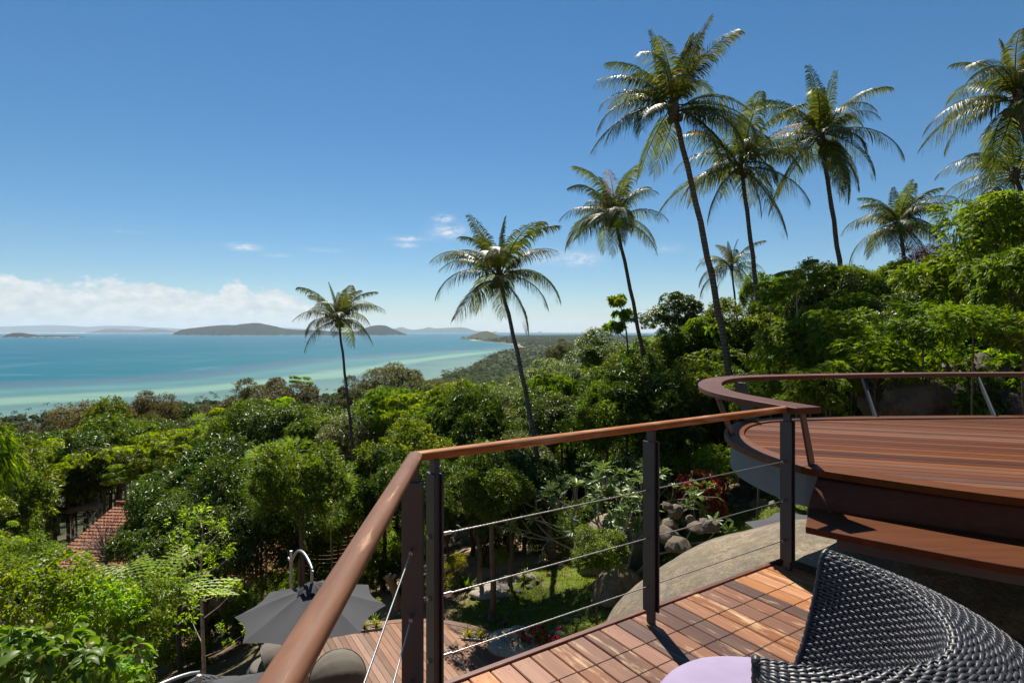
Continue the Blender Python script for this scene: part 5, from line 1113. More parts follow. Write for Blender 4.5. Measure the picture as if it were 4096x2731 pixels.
# ------------------------------------------------------------------ houses below: tiled roof
def house():
    A = Vector(PD(470, 2012, 36.5)); Bp = Vector(PD(1290, 2052, 35.5)); Bp.z = A.z; E = Vector(PD(128, 2275, 31)); ax = (Bp - A).normalized(); dn = (E - A); dn = dn - ax * dn.dot(ax); L = (Bp - A).length; S_len = dn.length; dn.normalize(); up_ = ax.cross(dn); up_ = up_ if up_.z > 0 else -up_
    hd = Vector((dn.x, dn.y, 0)).normalized(); root = empty('tiled_house', (A.x, A.y, gz(A.x, A.y) - .5)); tag(root, 'house with long terracotta tiled roof half buried among the trees at left', 'house'); o0 = root.location
    R3 = Matrix((ax, dn, up_)).transposed()
    eu = math.atan2(ax.y, ax.x)
    # roof slabs
    back = Vector((-dn.x, -dn.y, dn.z))
    for nm, dd in (('roof_slope', dn), ('roof_slope', back)):
        mb = MB(); v = [A, Bp, Bp + dd * S_len, A + dd * S_len]; nn = ax.cross(dd); nn = nn if nn.z > 0 else -nn; v = [p - o0 for p in v]; mb.add([p - nn * .12 for p in v] + [p for p in v], [(0, 1, 2, 3), (4, 5, 6, 7), (0, 1, 5, 4), (1, 2, 6, 5), (2, 3, 7, 6), (3, 0, 4, 7)]); o = put(nm, recalc(mb.mesh(nm, M['tile'])), root)
        if dd is dn: slope = o
    # one curved tile, laid in courses
    tw, tl = .215, .30; mb = MB(); v = []
    for yy, lift in ((-.02, .012), (tl + .02, .045)):
        for i in range(6): t = i / 5; v.append((t * tw, yy, lift + .035 * math.sin(math.pi * t)))
    mb.add(v, [(i, i + 1, 7 + i, 6 + i) for i in range(5)], True); v2 = [(p[0], p[1], p[2]) for p in v[6:12]] + [(p[0], p[1], p[2] - .025) for p in v[6:12]]; mb.add(v2, [(i, i + 1, 7 + i, 6 + i) for i in range(5)])
    TM = mb.mesh('roof_tile', M['tile']); nx_, ny_ = int(L / tw), int(S_len / tl); cand = []
    for i in range(nx_):
        for j in range(ny_): cand.append((i * tw + (j * 0), j * tl, i, j))
    vis = sorted(cand, key=lambda c: (c[2] > 26, c[2] * .6 + c[3] * .0))[:0]
    cand.sort(key=lambda c: c[2]); vis = cand[:300]; rest = cand[300:]
    Mx = Matrix((ax, dn, up_)).transposed().to_4x4(); q = Mx.to_euler()
    for (a_, b_, i, j) in vis:
        o = put('roof_tile', TM, slope); o.location = A - o0 + ax * a_ + dn * b_; o.rotation_euler = q
    V = np.array([p[:] for p in (vv.co for vv in TM.vertices)]); F = [tuple(p.vertices) for p in TM.polygons]; R_np = np.array(Mx.to_3x3()); b0 = np.array(A - o0); allv = []; allf = []
    for n_, (a_, b_, i, j) in enumerate(rest): allv.append((V + np.array([a_, b_, 0])) @ R_np.T + b0); allf.append(np.array(F) + n_ * len(V))
    if rest: o = put('roof_tiles', mesh_np('roof_tiles', np.concatenate(allv), np.concatenate(allf), M['tile'], True), slope); o['kind'] = 'stuff'
    mb = MB(); mb.tube([A - o0 + up_ * .06 - ax * .05, Bp - o0 + up_ * .06], .12, 10); mb.build('ridge_cap', M['tile'], root)
    # walls with windows
    fl = root.location.z; wz = (A + dn * S_len).z; f0 = A + ax * .5 + hd * (S_len * .80); hb = -hd * (S_len * 1.6 * .99)
    c = [f0, f0 + ax * (L - 1), f0 + ax * (L - 1) + hb, f0 + hb]; mb = MB(); v = [Vector((p.x, p.y, fl - .5)) - o0 for p in c] + [Vector((p.x, p.y, wz + .15)) - o0 for p in c]
    mb.add(v, [(0, 1, 5, 4), (1, 2, 6, 5), (2, 3, 7, 6), (3, 0, 4, 7)]); g1 = Vector(((c[0].x + c[3].x) / 2, (c[0].y + c[3].y) / 2, A.z - .15)) - o0; g2 = Vector(((c[1].x + c[2].x) / 2, (c[1].y + c[2].y) / 2, A.z - .15)) - o0
    mb.add([v[4], v[7], g1, v[5], v[6], g2], [(0, 1, 2), (3, 5, 4)]); put('wall', recalc(mb.mesh('wall', M['wall'])), root)
    for k_ in range(4):
        p = f0 + ax * (1.5 + k_ * 3) + hd * .03 - o0; wn = empty('window', p, eu, root); wn.location.z = wz - o0.z - 1.6
        mb = MB(); mb.box(0, 1.2, -.04, .04, 0, .06); mb.box(0, 1.2, -.04, .04, 1.14, 1.2); mb.box(0, .06, -.04, .04, .06, 1.14); mb.box(1.14, 1.2, -.04, .04, .06, 1.14); mb.box(.58, .62, -.04, .04, .06, 1.14); mb.build('frame', M['timber'], wn)
        mb = MB(); mb.box(.06, 1.14, -.01, .01, .06, 1.14); mb.build('pane', M['glass'], wn)
house()
# curved timber screen of the pavilion behind the trunks
pa = empty('timber_screen', PD(1330, 2130, 27)); tag(pa, 'dark red slatted timber screen wall curving behind the tree trunks', 'screen'); gpz = gz(*PD(1330, 2130, 27)[:2]) - pa.location.z
for k_ in range(16):
    mb = MB(); P_ = []
    for i in range(9): a = math.radians(200 + i * 16); P_.append((1.7 * math.cos(a), 1.7 * math.sin(a)))
    z0 = gpz + .1 + k_ * .17
    for i in range(8):
        (ax_, ay_), (bx_, by_) = P_[i], P_[i + 1]; s_ = .97; mb.add([(ax_, ay_, z0), (bx_, by_, z0), (bx_, by_, z0 + .14), (ax_, ay_, z0 + .14), (ax_ * s_, ay_ * s_, z0), (bx_ * s_, by_ * s_, z0), (bx_ * s_, by_ * s_, z0 + .14), (ax_ * s_, ay_ * s_, z0 + .14)], [(0, 1, 2, 3), (7, 6, 5, 4), (3, 2, 6, 7), (0, 4, 5, 1), (0, 3, 7, 4), (1, 5, 6, 2)])
    mb.build('slat', M['timber'], pa)
for i in range(0, 9, 2):
    a = math.radians(200 + i * 16); mb = MB(); mb.tube([(1.6 * math.cos(a), 1.6 * math.sin(a), gpz - .2), (1.6 * math.cos(a), 1.6 * math.sin(a), gpz + 2.9)], .05, 8); mb.build('screen_post', M['timber'], pa)
# garden wall of long stones by the house (left)
for i, (u, v, l_) in enumerate([(285, 2035, 1.3), (375, 2024, 1.2), (60, 2075, 1.4), (150, 2060, 1.0)]):
    x_, y_, z_ = PD(u, v, 41); tag(put('long_stone', RK[4 + i % 3], None, (x_, y_, z_), .15, (l_ * .8, .35, .32)), ('long pale stone left of the roof ridge', 'long pale stone touching the roof ridge under the leaning trunks', 'long pale stone at far left above the bright bush', 'pale stone between the dark trunk and the far left')[i], 'stone')
# ------------------------------------------------------------------ palms, trees one by one, then the packed hillside
PALMS = [
 # name, crown (u,v at distance), base (u,v or z), trunk radius ...
 dict(c=(778, 738, 38), b=(817, 1085, 37), r=.13, s=.72, lab='slender coconut palm standing alone against the sea, left of centre', seed=3, nuts=5, n=(3, 5, 4, 3, 4, 3, 0)),
 dict(c=(1147, 640, 23.5), b=(1270, 1292, 21), r=.125, s=.74, lab='coconut palm with a broken fringed frond at right, above the middle of the railing', seed=5, nuts=4, n=(3, 5, 4, 4, 4, 3, 1)),
 dict(c=(1413, 505, 27), b=(1492, 860, 28), r=.135, s=.76, lab='coconut palm with a grey ragged top, left of the tallest palm', seed=8, nuts=3, n=(2, 5, 4, 3, 4, 6, 0)),
 dict(c=(1547, 255, 20), b=(1712, 1110, 21.2), r=.16, s=.76, lab='tallest coconut palm, its crown near the top of the view', seed=11, nuts=2, fr=[('spear', 60, 1.2), ('spear', 200, 1.1), ('spear', 330, 1.35), ('spear', 20, 1.3), ('up', 20, 1.2), ('up', 100, 1.1), ('up', 160, .95), ('up', 250, .9), ('up', 300, 1), ('high', 175, 1), ('high', 215, .95), ('high', 35, .95), ('high', 120, 1), ('mid', 10, .95), ('mid', 180, .9), ('flat', 183, 1.0), ('flat', 200, .9), ('flat', 338, 1.0), ('flat', 20, 1), ('low', 200, 1.05), ('low', 230, 1), ('low', 310, 1.1), ('low', 325, 1.05), ('hang', 300, 1), ('low', 80, 1), ('mid', 270, .8), ('hang', 350, .8), ('hang', 120, .9)]),
 dict(c=(1702, 385, 24), b=(1762, 880, 25), r=.14, s=.78, lab='coconut palm partly behind the fronds of the tallest palm', seed=13, nuts=2, n=(2, 4, 4, 4, 4, 5, 2), dry=3),
 dict(c=(1885, 318, 26), b=(1945, 700, 27), r=.15, s=.78, lab='coconut palm with a full drooping skirt of fronds, right of the tallest pair', seed=17, nuts=2, n=(3, 4, 4, 4, 4, 7, 6), dry=1),
 dict(c=(2066, 520, 31), b=(2088, 660, 31), r=.14, s=.72, lab='short coconut palm rising just behind the tree tops at right', seed=19, nuts=2, n=(2, 5, 5, 4, 5, 4, 1)),
 dict(c=(2336, 235, 18.5), b=(2420, 640, 18.5), r=.15, s=.70, lab='large coconut palm cut off by the right edge of the view', seed=23, nuts=4, n=(2, 4, 4, 4, 4, 4, 2)),
 dict(c=(2330, 405, 25), b=(2400, 600, 25), r=.14, s=.76, lab='coconut palm crown peeping out low behind the one at the right edge', seed=29, nuts=0, n=(1, 2, 3, 3, 3, 3, 2)),
 dict(c=(1680, 615, 48), b=(1692, 700, 48), r=.13, s=.78, lab='small far coconut palm between the two tallest trunks', seed=31, nuts=0, n=(2, 3, 3, 3, 3, 2, 1)),
]
K_ = 1.7415
for p in PALMS:
    c = PD(p['c'][0] * K_, p['c'][1] * K_, p['c'][2]); b = PD(p['b'][0] * K_, p['b'][1] * K_, p['b'][2]); g_ = gz(b[0], b[1])
    # carry the trunk's line on to the ground
    bb_ = Vector(b); 
    if g_ < b[2]:
        sl_ = (Vector(c) - bb_); k_ = (bb_.z - g_) / sl_.z; bb_ = bb_ - sl_ * min(k_, 1.5) * Vector((.6, .6, 0)).length * 0 - Vector((sl_.x * k_ * .5, sl_.y * k_ * .5, bb_.z - g_))
    else: bb_.z = g_
    palm(c, bb_, p['r'], p['lab'], p.get('fr') or rnd_fronds(p['seed'], p['n'], p.get('dry', 1)), p['s'], p['seed'], p['nuts'])

def T_(key, u, v, rpx, d, lab, seed=0, tall=1.0, group=None, var=None):
    """tree whose crown is seen at u, v (2352-px picture), rpx wide either side, d metres ahead"""
    x_, y_, z_ = PD(u * K_, v * K_, d); r = rpx * K_ / FPX * d; return tree(key, x_, y_, z_, r, lab, seed, group, tall=tall, var=var)
near_list = [
 ('dark', 95, 1190, 42, 40, 'dark shrub on the bank left of the roof ridge, under the bare trunks', 5, 1.0),
 ('dark', 175, 1165, 38, 42, 'dark shrub behind the top of the tiled roof', 6, 1.0),
 ('mango', 60, 1150, 60, 40, 'low dark tree closing the gap left of the tiled roof', 11, 1.0),
 ('mango', 335, 1222, 62, 24, 'dark tree hiding the right part of the tiled roof', 10, 1.0),
 ('green', 1560, 815, 75, 25, 'mid green tree under the glossy large-leafed ones', 9, .9),
 ('pinn', 1640, 850, 70, 23, 'drooping-leafed tree beside the tallest trunk', 13, .9),
 ('green', 1480, 840, 70, 30, 'mid green tree under the lanky tufted one', 10, .9),
 ('mango', 520, 1275, 75, 25, 'dark tree low before the middle of the tiled roof', 8, .9),
 ('mango', 700, 1215, 85, 24.5, 'dark tree covering the right end of the tiled roof', 9, .9),
 ('green', 800, 1190, 75, 24, 'green tree over the timber screen behind the twin trunks', 7, .9),
 ('green', 590, 1170, 75, 27, 'green tree above the middle of the tiled roof', 8, .8),
 # left edge and lower left
 ('pinn', -98, 1060, 105, 8.5, 'tree with drooping compound leaves reaching in at the left edge', 1, 1.7),
 ('big', 60, 1560, 150, 6.2, 'big soft-leafed shrub filling the bottom left corner', 1, 1.0),
 ('big', 190, 1600, 110, 6.8, 'big soft-leafed shrub at the bottom, right of the corner one', 2, 1.0),
 ('small', 70, 1385, 125, 9.0, 'light green shrub at the left edge above the bottom corner', 1, .9),
 ('small', 215, 1420, 95, 9.0, 'light green shrub between the corner shrub and the fishtail palm', 2, 1.0),
 ('small', 20, 1330, 60, 10.5, 'pale-tipped shrub at the left edge below the tiled roof', 3, 1.0),
 ('small', 330, 1395, 75, 9.4, 'light green shrub around the stem of the fishtail palm', 4, .9),
 ('feather', 222, 1345, 38, 11, 'slim bright feathery sapling with pointed top in front of the dark mango tree', 1, 1.5),
 ('feather', 278, 1352, 34, 11, 'slim bright feathery sapling right of its pointed neighbour', 2, 1.1),
 ('tier', 0, 1245, 62, 15, 'yellowish green tree at the left edge beside the tiled roof', 1, .8),
 ('dark', 70, 1290, 60, 17, 'dark shrub below the yellowish green tree at the left edge', 1, .9),
 ('mango', 415, 1240, 125, 19, 'large dark mango-like tree in front of the tiled roof', 1, .85),
 ('mango', 470, 1170, 120, 21, 'dark glossy tree right of the large one before the roof', 2, 1.0),
 ('mango', 600, 1235, 105, 19, 'dark tree with heavy shade under it, left of the large parasol', 3, 1.0),
 ('pale', 170, 1330, 50, 14.5, 'shiny pale-leafed shrub-like tree at the foot of the tiled roof', 1, .7),
 ('feather', 690, 1090, 105, 20, 'feathery bright green tree with twin pale trunks behind the large parasol', 3, 1.05),
 ('feather', 760, 1130, 70, 22, 'feathery green tree right of the twin-trunk one, behind the handrail', 4, 1.1),
 ('feather', 610, 1140, 70, 24, 'feathery green tree left of the twin-trunk one', 5, 1.0),
 ('tier', 355, 1035, 95, 33, 'bright green layered tree standing out in the left middle', 2, 1.0),
 ('tier', 290, 1085, 60, 32, 'lower bright layered tree beside the left middle one', 3, .8),
 ('mango', 130, 1075, 105, 40, 'dark tree with bare trunk beside the roof at left', 4, .9),
 ('mango', 240, 1075, 78, 40, 'dark tree leaning above the ridge of the tiled roof', 5, .9),
 ('mango', 30, 1110, 100, 34, 'dark shaded tree left of the bare-trunked one', 6, .9),
 ('rust', 235, 985, 78, 56, 'rust-tinged tree on the skyline at left', 1, .95),
 ('rust', 330, 955, 62, 58, 'orange-brown flushed tree on the skyline beside a dark one', 2, 1.0),
 ('mango', 392, 965, 58, 60, 'dark tree right of the orange-brown one on the skyline', 7, 1.0),
 ('olive', 135, 985, 48, 90, 'feathery grey-green tree on the skyline at far left', 1, .7),
 ('olive', 50, 1000, 36, 95, 'small round tree on the skyline at far left', 2, .8),
 ('olive', 560, 945, 92, 62, 'olive-brown tree, left half of the great domed crown', 3, .8),
 ('olive', 660, 935, 85, 60, 'olive-brown tree, right half of the great domed crown', 4, .85),
 ('olive', 610, 915, 70, 66, 'olive-brown tree crowning the great dome', 5, .75),
 ('tier', 690, 878, 30, 61, 'light green sprig tree poking above the domed crown', 4, 1.0),
 ('olive', 915, 885, 80, 66, 'olive-brown rounded tree right of the lone palm', 6, .72),
 ('olive', 830, 915, 66, 62, 'olive-brown tree beside the trunk of the lone palm', 1, .9),
 ('olive', 985, 905, 58, 64, 'olive-brown tree thinning toward the bay', 2, .8),
 ('pale', 900, 985, 80, 44, 'pale shiny-leafed tree right of the lone palm trunk', 2, .8),
 ('pale', 990, 975, 72, 42, 'pale shiny-leafed tree in the middle of the slope', 3, .8),
 ('tier', 1075, 905, 64, 44, 'yellow-green tree left of the second palm trunk', 5, .8),
 ('mango', 1085, 985, 100, 27, 'tall glossy dark tree left of the second palm trunk', 1, 1.15),
 ('green', 990, 1035, 80, 26, 'mid green tree above the railing corner', 1, .9),
 ('mango', 1160, 1040, 80, 26, 'dark tree crown over the railing around the second palm trunk', 2, 1.0),
 ('mango', 1290, 965, 78, 26, 'round glossy tree right of the second palm trunk', 3, .9),
 ('pale', 1225, 990, 50, 29, 'pale bush-topped tree between second palm trunk and the round glossy one', 1, .8),
 ('green', 1260, 860, 66, 60, 'green tree below the coastal plain in the centre', 2, .6),
 ('olive', 1290, 808, 32, 70, 'two-stemmed open tree standing against the palm plantation', 3, 1.0),
 ('green', 1390, 815, 70, 46, 'bushy green tree right of the two-stemmed one', 3, .75),
 ('tier', 1350, 800, 40, 50, 'bright-topped tree on the skyline left of the palm with ragged top', 1, .7),
 ('tier', 1500, 790, 50, 40, 'yellow-green bush tree right of the third palm trunk', 2, .6),
 ('green', 1440, 890, 85, 34, 'mid green leafy tree left of the tallest trunk', 4, .9),
 ('green', 1560, 880, 85, 30, 'mid green tree in front of the tallest trunk', 5, .9),
 ('pinn', 1520, 960, 70, 27, 'reddish-tipped green tree below the tallest trunk', 2, .9),
 ('glossy', 1545, 720, 66, 27, 'large-leafed glossy dark tree on the skyline left of the tallest trunk', 1, .8),
 ('glossy', 1600, 770, 60, 26, 'dark large-leafed tree against the tallest trunk', 2, .9),
 ('green', 1690, 780, 90, 25, 'mid green tree right of the tallest trunk', 6, 1.0),
 ('green', 1740, 690, 50, 28, 'thin dark-leaved tree poking above the mass between the palms', 1, 1.3),
 ('tier', 1830, 640, 72, 20, 'bright star-leafed tree on the skyline under the skirted palm', 3, .7),
 ('tier', 1770, 690, 55, 21, 'bright star-leafed tree left of the skirted palm trunk', 4, .8),
 ('green', 1990, 670, 100, 25, 'wide leafy tree on the skyline under the short palm', 2, .7),
 ('green', 2110, 650, 80, 24, 'leafy tree on the skyline right of the short palm', 3, .8),
 ('maroon', 2120, 590, 34, 24, 'dark maroon-leafed tree beside the foot of the short palm', 1, .7),
 ('pinn', 1800, 800, 90, 15.5, 'drooping-leafed tree left of the middle, above the curved rail', 1, .8),
 ('pinn', 1905, 780, 105, 14.5, 'drooping-leafed tree above the middle of the curved rail', 3, .8),
 ('pinn', 2010, 850, 110, 12.5, 'low drooping-leafed tree just over the far rail', 4, .7),
 ('pinn', 1860, 900, 90, 12.0, 'drooping-leafed shrubby tree behind the first terrace strut', 5, .7),
 ('pinn', 1740, 900, 70, 14.5, 'drooping-leafed tree behind the bend of the curved rail', 6, .9),
 ('mango', 2080, 720, 90, 19, 'dark leafy tree in the upper right mass', 4, .8),
 ('pinn', 2200, 640, 100, 15, 'drooping-leafed tree below the skyline at right', 7, .9),
 ('pinn', 2290, 520, 105, 14, 'tall drooping-leafed tree topping the right edge', 8, .9),
 ('pinn', 2330, 640, 105, 12.5, 'drooping-leafed tree at the right edge below the tall one', 9, .9),
 ('pinn', 2235, 735, 72, 10.5, 'drooping branch tree in front of the slanting rock', 10, .6),
 ('pinn', 2350, 770, 75, 10.2, 'drooping-leafed tree at the right edge over the rocks', 11, .8),
 ('pinn', 2120, 745, 80, 12, 'drooping-leafed tree left of the slanting rock', 12, .8),
 ('mango', 1650, 900, 70, 22, 'dark tree behind the bend of the curved rail', 5, 1.1),
 ('mango', 1640, 990, 60, 23, 'dark shaded tree below the bend of the rail', 6, 1.0),
 ('dark', 1330, 1215, 70, 22, 'shaded understorey shrub left of the frangipani', 2, 1),
 ('mango', 1450, 1010, 80, 27, 'dark tree behind the middle post of the railing', 7, .9),
 ('green', 1370, 1050, 70, 28, 'leafy tree behind the frangipani top', 4, 1.0),
 # garden
 ('red', 1614, 1128, 82, 18, 'red-leafed croton bush on the upper lawn', 1, 1.0),
 ('small', 1640, 1060, 60, 19.5, 'fresh green shrub behind the red bush', 1, .8),
 ('small', 1560, 1060, 40, 20, 'small green shrub left behind the red bush', 2, .8),
 ('green', 1372, 1262, 62, 14.5, 'slim green sapling on the lawn left of the middle post', 5, .95),
 ('yellow', 1010, 1325, 34, 17.5, 'yellow-green shrub right of the corner post', 1, 1),
 ('yellow', 1045, 1290, 26, 19, 'small yellow-green shrub under the slim trunks', 2, 1),
 ('yellow', 850, 1395, 24, 16.3, 'yellow-green shrub behind the round deck', 3, 1),
 ('small', 1150, 1280, 22, 18, 'small green shrub beside the stone steps', 1, 1),
 ('dark', 1215, 1230, 55, 23, 'pale spotted shrub beside the trunk of the second palm', 1, 1),
 ('dark', 1130, 1225, 45, 25, 'shrub in the shade of the slim trunks', 2, 1),
]
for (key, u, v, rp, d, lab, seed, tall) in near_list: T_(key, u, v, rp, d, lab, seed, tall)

# understorey trees whose bare trunks show behind the lawn
for i, (ut, ub, vb, d, r, w_) in enumerate([(1085, 1108, 1262, 24, 1.7, .09), (1030, 1075, 1300, 22, 1.3, .055), (1112, 1095, 1292, 22, 1.1, .05), (1130, 1120, 1370, 16.5, 1.2, .085), (1100, 1105, 1330, 19, 1.1, .075), (1172, 1172, 1310, 19, 1.6, .075), (1166, 1157, 1270, 23, 1.3, .05), (1290, 1300, 1225, 27, 1.6, .07), (1345, 1385, 1235, 26, 1.7, .085), (690, 672, 1340, 18.5, 1.6, .09), (880, 905, 1250, 22, 1.6, .09), (960, 985, 1290, 20, 1.3, .05)]):
    b = Vector(PD(ub * K_, vb * K_, d)); b.z = gz(b.x, b.y); cz = PD(ut * K_, 1120 * K_, d)[2]; key = 'mango' if i % 3 else 'green'
    o = tree(key, PD(ut * K_, vb * K_, d)[0], d, cz, r, ('slim trunk leaning right, left of centre in the shade behind the lawn', 'thin trunk nearest the corner post on the sandy slope', 'thin pale trunk just right of the one by the corner post', 'dark trunk standing in the lawn beside the stone steps', 'dark trunk behind the stone steps', 'straight brown trunk right of the stone steps', 'thin trunk close beside the straight brown one', 'slim trunk behind the trunk of the second palm', 'curving trunk in the shade left of the frangipani', 'pale trunk rising behind the mast of the large parasol', 'dark trunk between handrail and large parasol', 'thin dark trunk just left of the corner post')[i], i, 'slim understorey trees', tall=1.0, z0=b.z)
    for ch in o.children:
        if ch.name.startswith('trunk'): ch.scale.x = ch.scale.y = w_ / .14
# lanky tree with tufts on the skyline
x_, y_, z_ = PD(1440 * K_, 830 * K_, 30); g_ = gz(x_, y_); lt = empty('lanky_tree', (x_, y_, g_)); tag(lt, 'lanky thin-stemmed tree with three separate leaf tufts against the sky', 'tree')
tw = [(1423, 693, .50), (1432, 722, .62), (1408, 752, .52)]; stem = [Vector((0, 0, 0)), Vector((0, 0, (z_ - g_) * .6)), Vector((0, 0, z_ - g_))]
for (u, v, r) in tw: pass
P3 = [Vector(PD(u * K_, v * K_, 30)) - lt.location for u, v, r in tw]
mb = MB(); mb.tube([(0, 0, 0), (.1, 0, (z_ - g_)), P3[1] + Vector((.15, 0, -.9)), P3[1] + Vector((0, 0, -.2)), P3[1] + Vector((-.1, 0, .3)), P3[0]], [.09, .06, .04, .03, .025, .012], 7); mb.tube([P3[1] + Vector((.2, 0, -1.3)), P3[2] + Vector((.1, 0, -.1)), P3[2]], [.03, .018, .01], 6); mb.build('trunk', M['bark'], lt)
for i, p in enumerate(P3):
    cm, C = crown('leaf_tuft', M['lf_bright'], 300 + i, (tw[i][2], tw[i][2], tw[i][2] * .5), 6, 90, 'rosette', .20, .08, 9, lobe=.5, flat=.6); put('leaf_tuft', cm, lt, p)

# frangipani with forking grey limbs
def frangipani(u, v, zt, lab):
    x_, y_, z_ = onground(u, v); root = empty('frangipani_tree', (x_, y_, z_)); tag(root, lab, 'tree'); rg = random.Random(12); mb = MB(); tips = []
    def grow(p, d, L, r, k_):
        q = p + d * L; m_ = (p + q) / 2 + Vector((rg.uniform(-1, 1), rg.uniform(-1, 1), -.3)) * L * .06; mb.tube([p, m_, q], [r, r * .88, r * .8], 7)
        if k_ == 0: tips.append((q, d)); return
        a0 = rg.random() * 6.28
        for j in range(2 if rg.random() < .55 else 3):
            a = a0 + j * 2.3; s_ = d.orthogonal().normalized(); s_.rotate(Matrix.Rotation(a, 3, d)); nd = (d * .85 + s_ * rg.uniform(.45, .75) + Vector((0, 0, .12))).normalized(); grow(q, nd, L * rg.uniform(.66, .85), r * .70, k_ - 1)
    for i, (dx, dy) in enumerate(((-.55, .1), (.35, .2), (-.15, -.3), (.75, -.1), (-.8, -.1))): grow(Vector((dx * .35, dy * .35, -.1)), Vector((dx, dy, 1.0)).normalized(), rg.uniform(1.15, 1.4), .055, 4)
    mb.build('branches', M['palebark'], root); P = np.array([t[0][:] for t in tips]); D = nrm(np.array([t[1][:] for t in tips]) + UP * .6)
    r2 = np.random.default_rng(3); vv, ff = expand(r2, P, D, 'rosette8', .24, .075, 13, .12); put('crown', mesh_np('crown', vv, ff, M['lf_frangi']), root); print('frangipani tips', len(tips), P.min(0).round(1), P.max(0).round(1))
frangipani(2470, 2335, 0, 'frangipani with forked grey limbs and leaf rosettes behind the middle post')
# fishtail palm, low left
def fishtail(u, v, d, lab):
    c = Vector(PD(u * K_, v * K_, d)); g_ = gz(c.x, c.y); root = empty('fishtail_palm', (c.x, c.y, g_)); tag(root, lab, 'palm tree'); h = c.z - g_; mb = MB(); mb.tube([(0, 0, 0), (.03, 0, h * .5), (0, 0, h)], [.075, .06, .05], 10); mb.build('trunk', M['palebark'], root); rg = np.random.default_rng(6)
    for i in range(11):
        a = i * 2.399; e = rg.uniform(.25, 1.2); V = []; Fc = []; b = 0; Lr = rg.uniform(1.0, 1.5); dr = np.array([math.cos(a) * math.cos(e), math.sin(a) * math.cos(e), math.sin(e)]); sd_ = np.array([-math.sin(a), math.cos(a), 0]); s = np.linspace(.25, 1, 9); P = []; D = []
        for q in s:
            p = dr * Lr * q - UP * (q ** 2) * Lr * .35
            for sg_ in (1, -1): P.append(p); D.append(nrm(sd_ * sg_ * .9 + dr * .7))
        P = np.array(P); D = np.array(D); k_ = 7; pp = np.repeat(P, k_, 0) + np.repeat(D, k_, 0) * np.tile(np.linspace(.03, .42, k_), len(P))[:, None]; pp[:, 2] -= np.tile(np.linspace(0, .10, k_), len(P)); sgn = np.tile([1., -1.] * 4, len(P))[: 0]
        al = np.tile(np.where(np.arange(k_) % 2, 1., -1.), len(P))[:, None]; dd = nrm(np.repeat(D, k_, 0) * .8 + np.cross(np.repeat(D, k_, 0), UP) * al * .8 - UP * .2); nn = nrm(UP + rg.normal(0, .15, pp.shape)); vv, ff = leaf2(pp, dd, nn, np.full(len(pp), .15), np.full(len(pp), .06)); 
        o = put('frond', mesh_np('frond', vv, ff, M['lf_bright']), root, (0, 0, h)); mb = MB(); mb.tube([tuple(dr * Lr * q - UP * q * q * Lr * .35) for q in np.linspace(0, 1, 7)], [.014 - .0018 * i2 for i2 in range(7)], 5); mb.build('stalk', M['lf_mid'], root, (0, 0, h))
fishtail(318, 1400, 10, 'fishtail palm with toothed leaflets and pale stem near the bottom left')
# slim sapling in front of the shade
x_, y_, z_ = PD(463 * K_, 1330 * K_, 12.5); sp_ = empty('slim_sapling', (x_, y_, gz(x_, y_))); tag(sp_, 'tall slim sapling with yellow-green tufts before the deep shade', 'tree'); h0 = z_ - sp_.location.z
mb = MB(); top_ = PD(458 * K_, 1195 * K_, 12.5)[2] - sp_.location.z; mb.tube([(0, 0, 0), (.05, 0, h0 * .5), (-.02, 0, h0), (.03, 0, top_)], [.05, .04, .028, .008], 8); rg = random.Random(5); tp = []
for i in range(16):
    zz = h0 * .55 + (top_ - h0 * .55) * (i / 15) ** .8; a = i * 2.4; l = .75 * (1 - .55 * i / 15) + .1; e = Vector((math.cos(a) * l, math.sin(a) * l, zz + l * .55)); mb.tube([(0, 0, zz), (e.x * .5, e.y * .5, zz + l * .2), e], [.014, .010, .004], 5, False); tp.append(e)
mb.build('trunk', M['palebark'], sp_); P = []; 
for e in tp:
    for j in range(9): P.append((e.x * rg.uniform(.55, 1.15) + rg.gauss(0, .07), e.y * rg.uniform(.55, 1.15) + rg.gauss(0, .07), e.z + rg.gauss(0, .09)))
vv, ff = expand(np.random.default_rng(8), np.array(P), nrm(np.random.default_rng(9).normal(size=(len(P), 3)) + UP), 'scatter', .11, .04, 8, .3, .2); put('crown', mesh_np('crown', vv, ff, leafmat('sapling_leaves', (.12, .20, .015), (.20, .29, .03), .45)), sp_)
# dead grey bush on the roof edge
x_, y_, z_ = PD(245 * K_, 1240 * K_, 28); db = empty('dead_bush', (x_, y_, gz(x_, y_))); tag(db, 'leafless grey bush of tangled twigs in front of the tiled roof', 'bush'); hz = z_ - db.location.z; mb = MB(); rg = random.Random(7)
mb.tube([(0, 0, 0), (.1, 0, hz - 1.2)], [.12, .07], 6)
for i in range(110):
    a = rg.random() * 6.28; e = rg.uniform(-.1, 1.3); l = rg.uniform(.9, 2.6); p = Vector((0, 0, hz - 1.2 + rg.random() * .8)); d_ = Vector((math.cos(a) * math.cos(e), math.sin(a) * math.cos(e), math.sin(e))); q = p + d_ * l; m_ = (p + q) / 2 + Vector((rg.uniform(-.15, .15), rg.uniform(-.15, .15), rg.uniform(-.15, .15))); mb.tube([p, m_, q], [.022, .014, .006], 4, False)
    for j in range(3): s_ = m_.lerp(q, rg.random()); mb.tube([s_, s_ + Vector((rg.gauss(0, .3), rg.gauss(0, .3), rg.gauss(.1, .25)))], [.009, .004], 3, False)
mb.build('twigs', M['dead'], db)
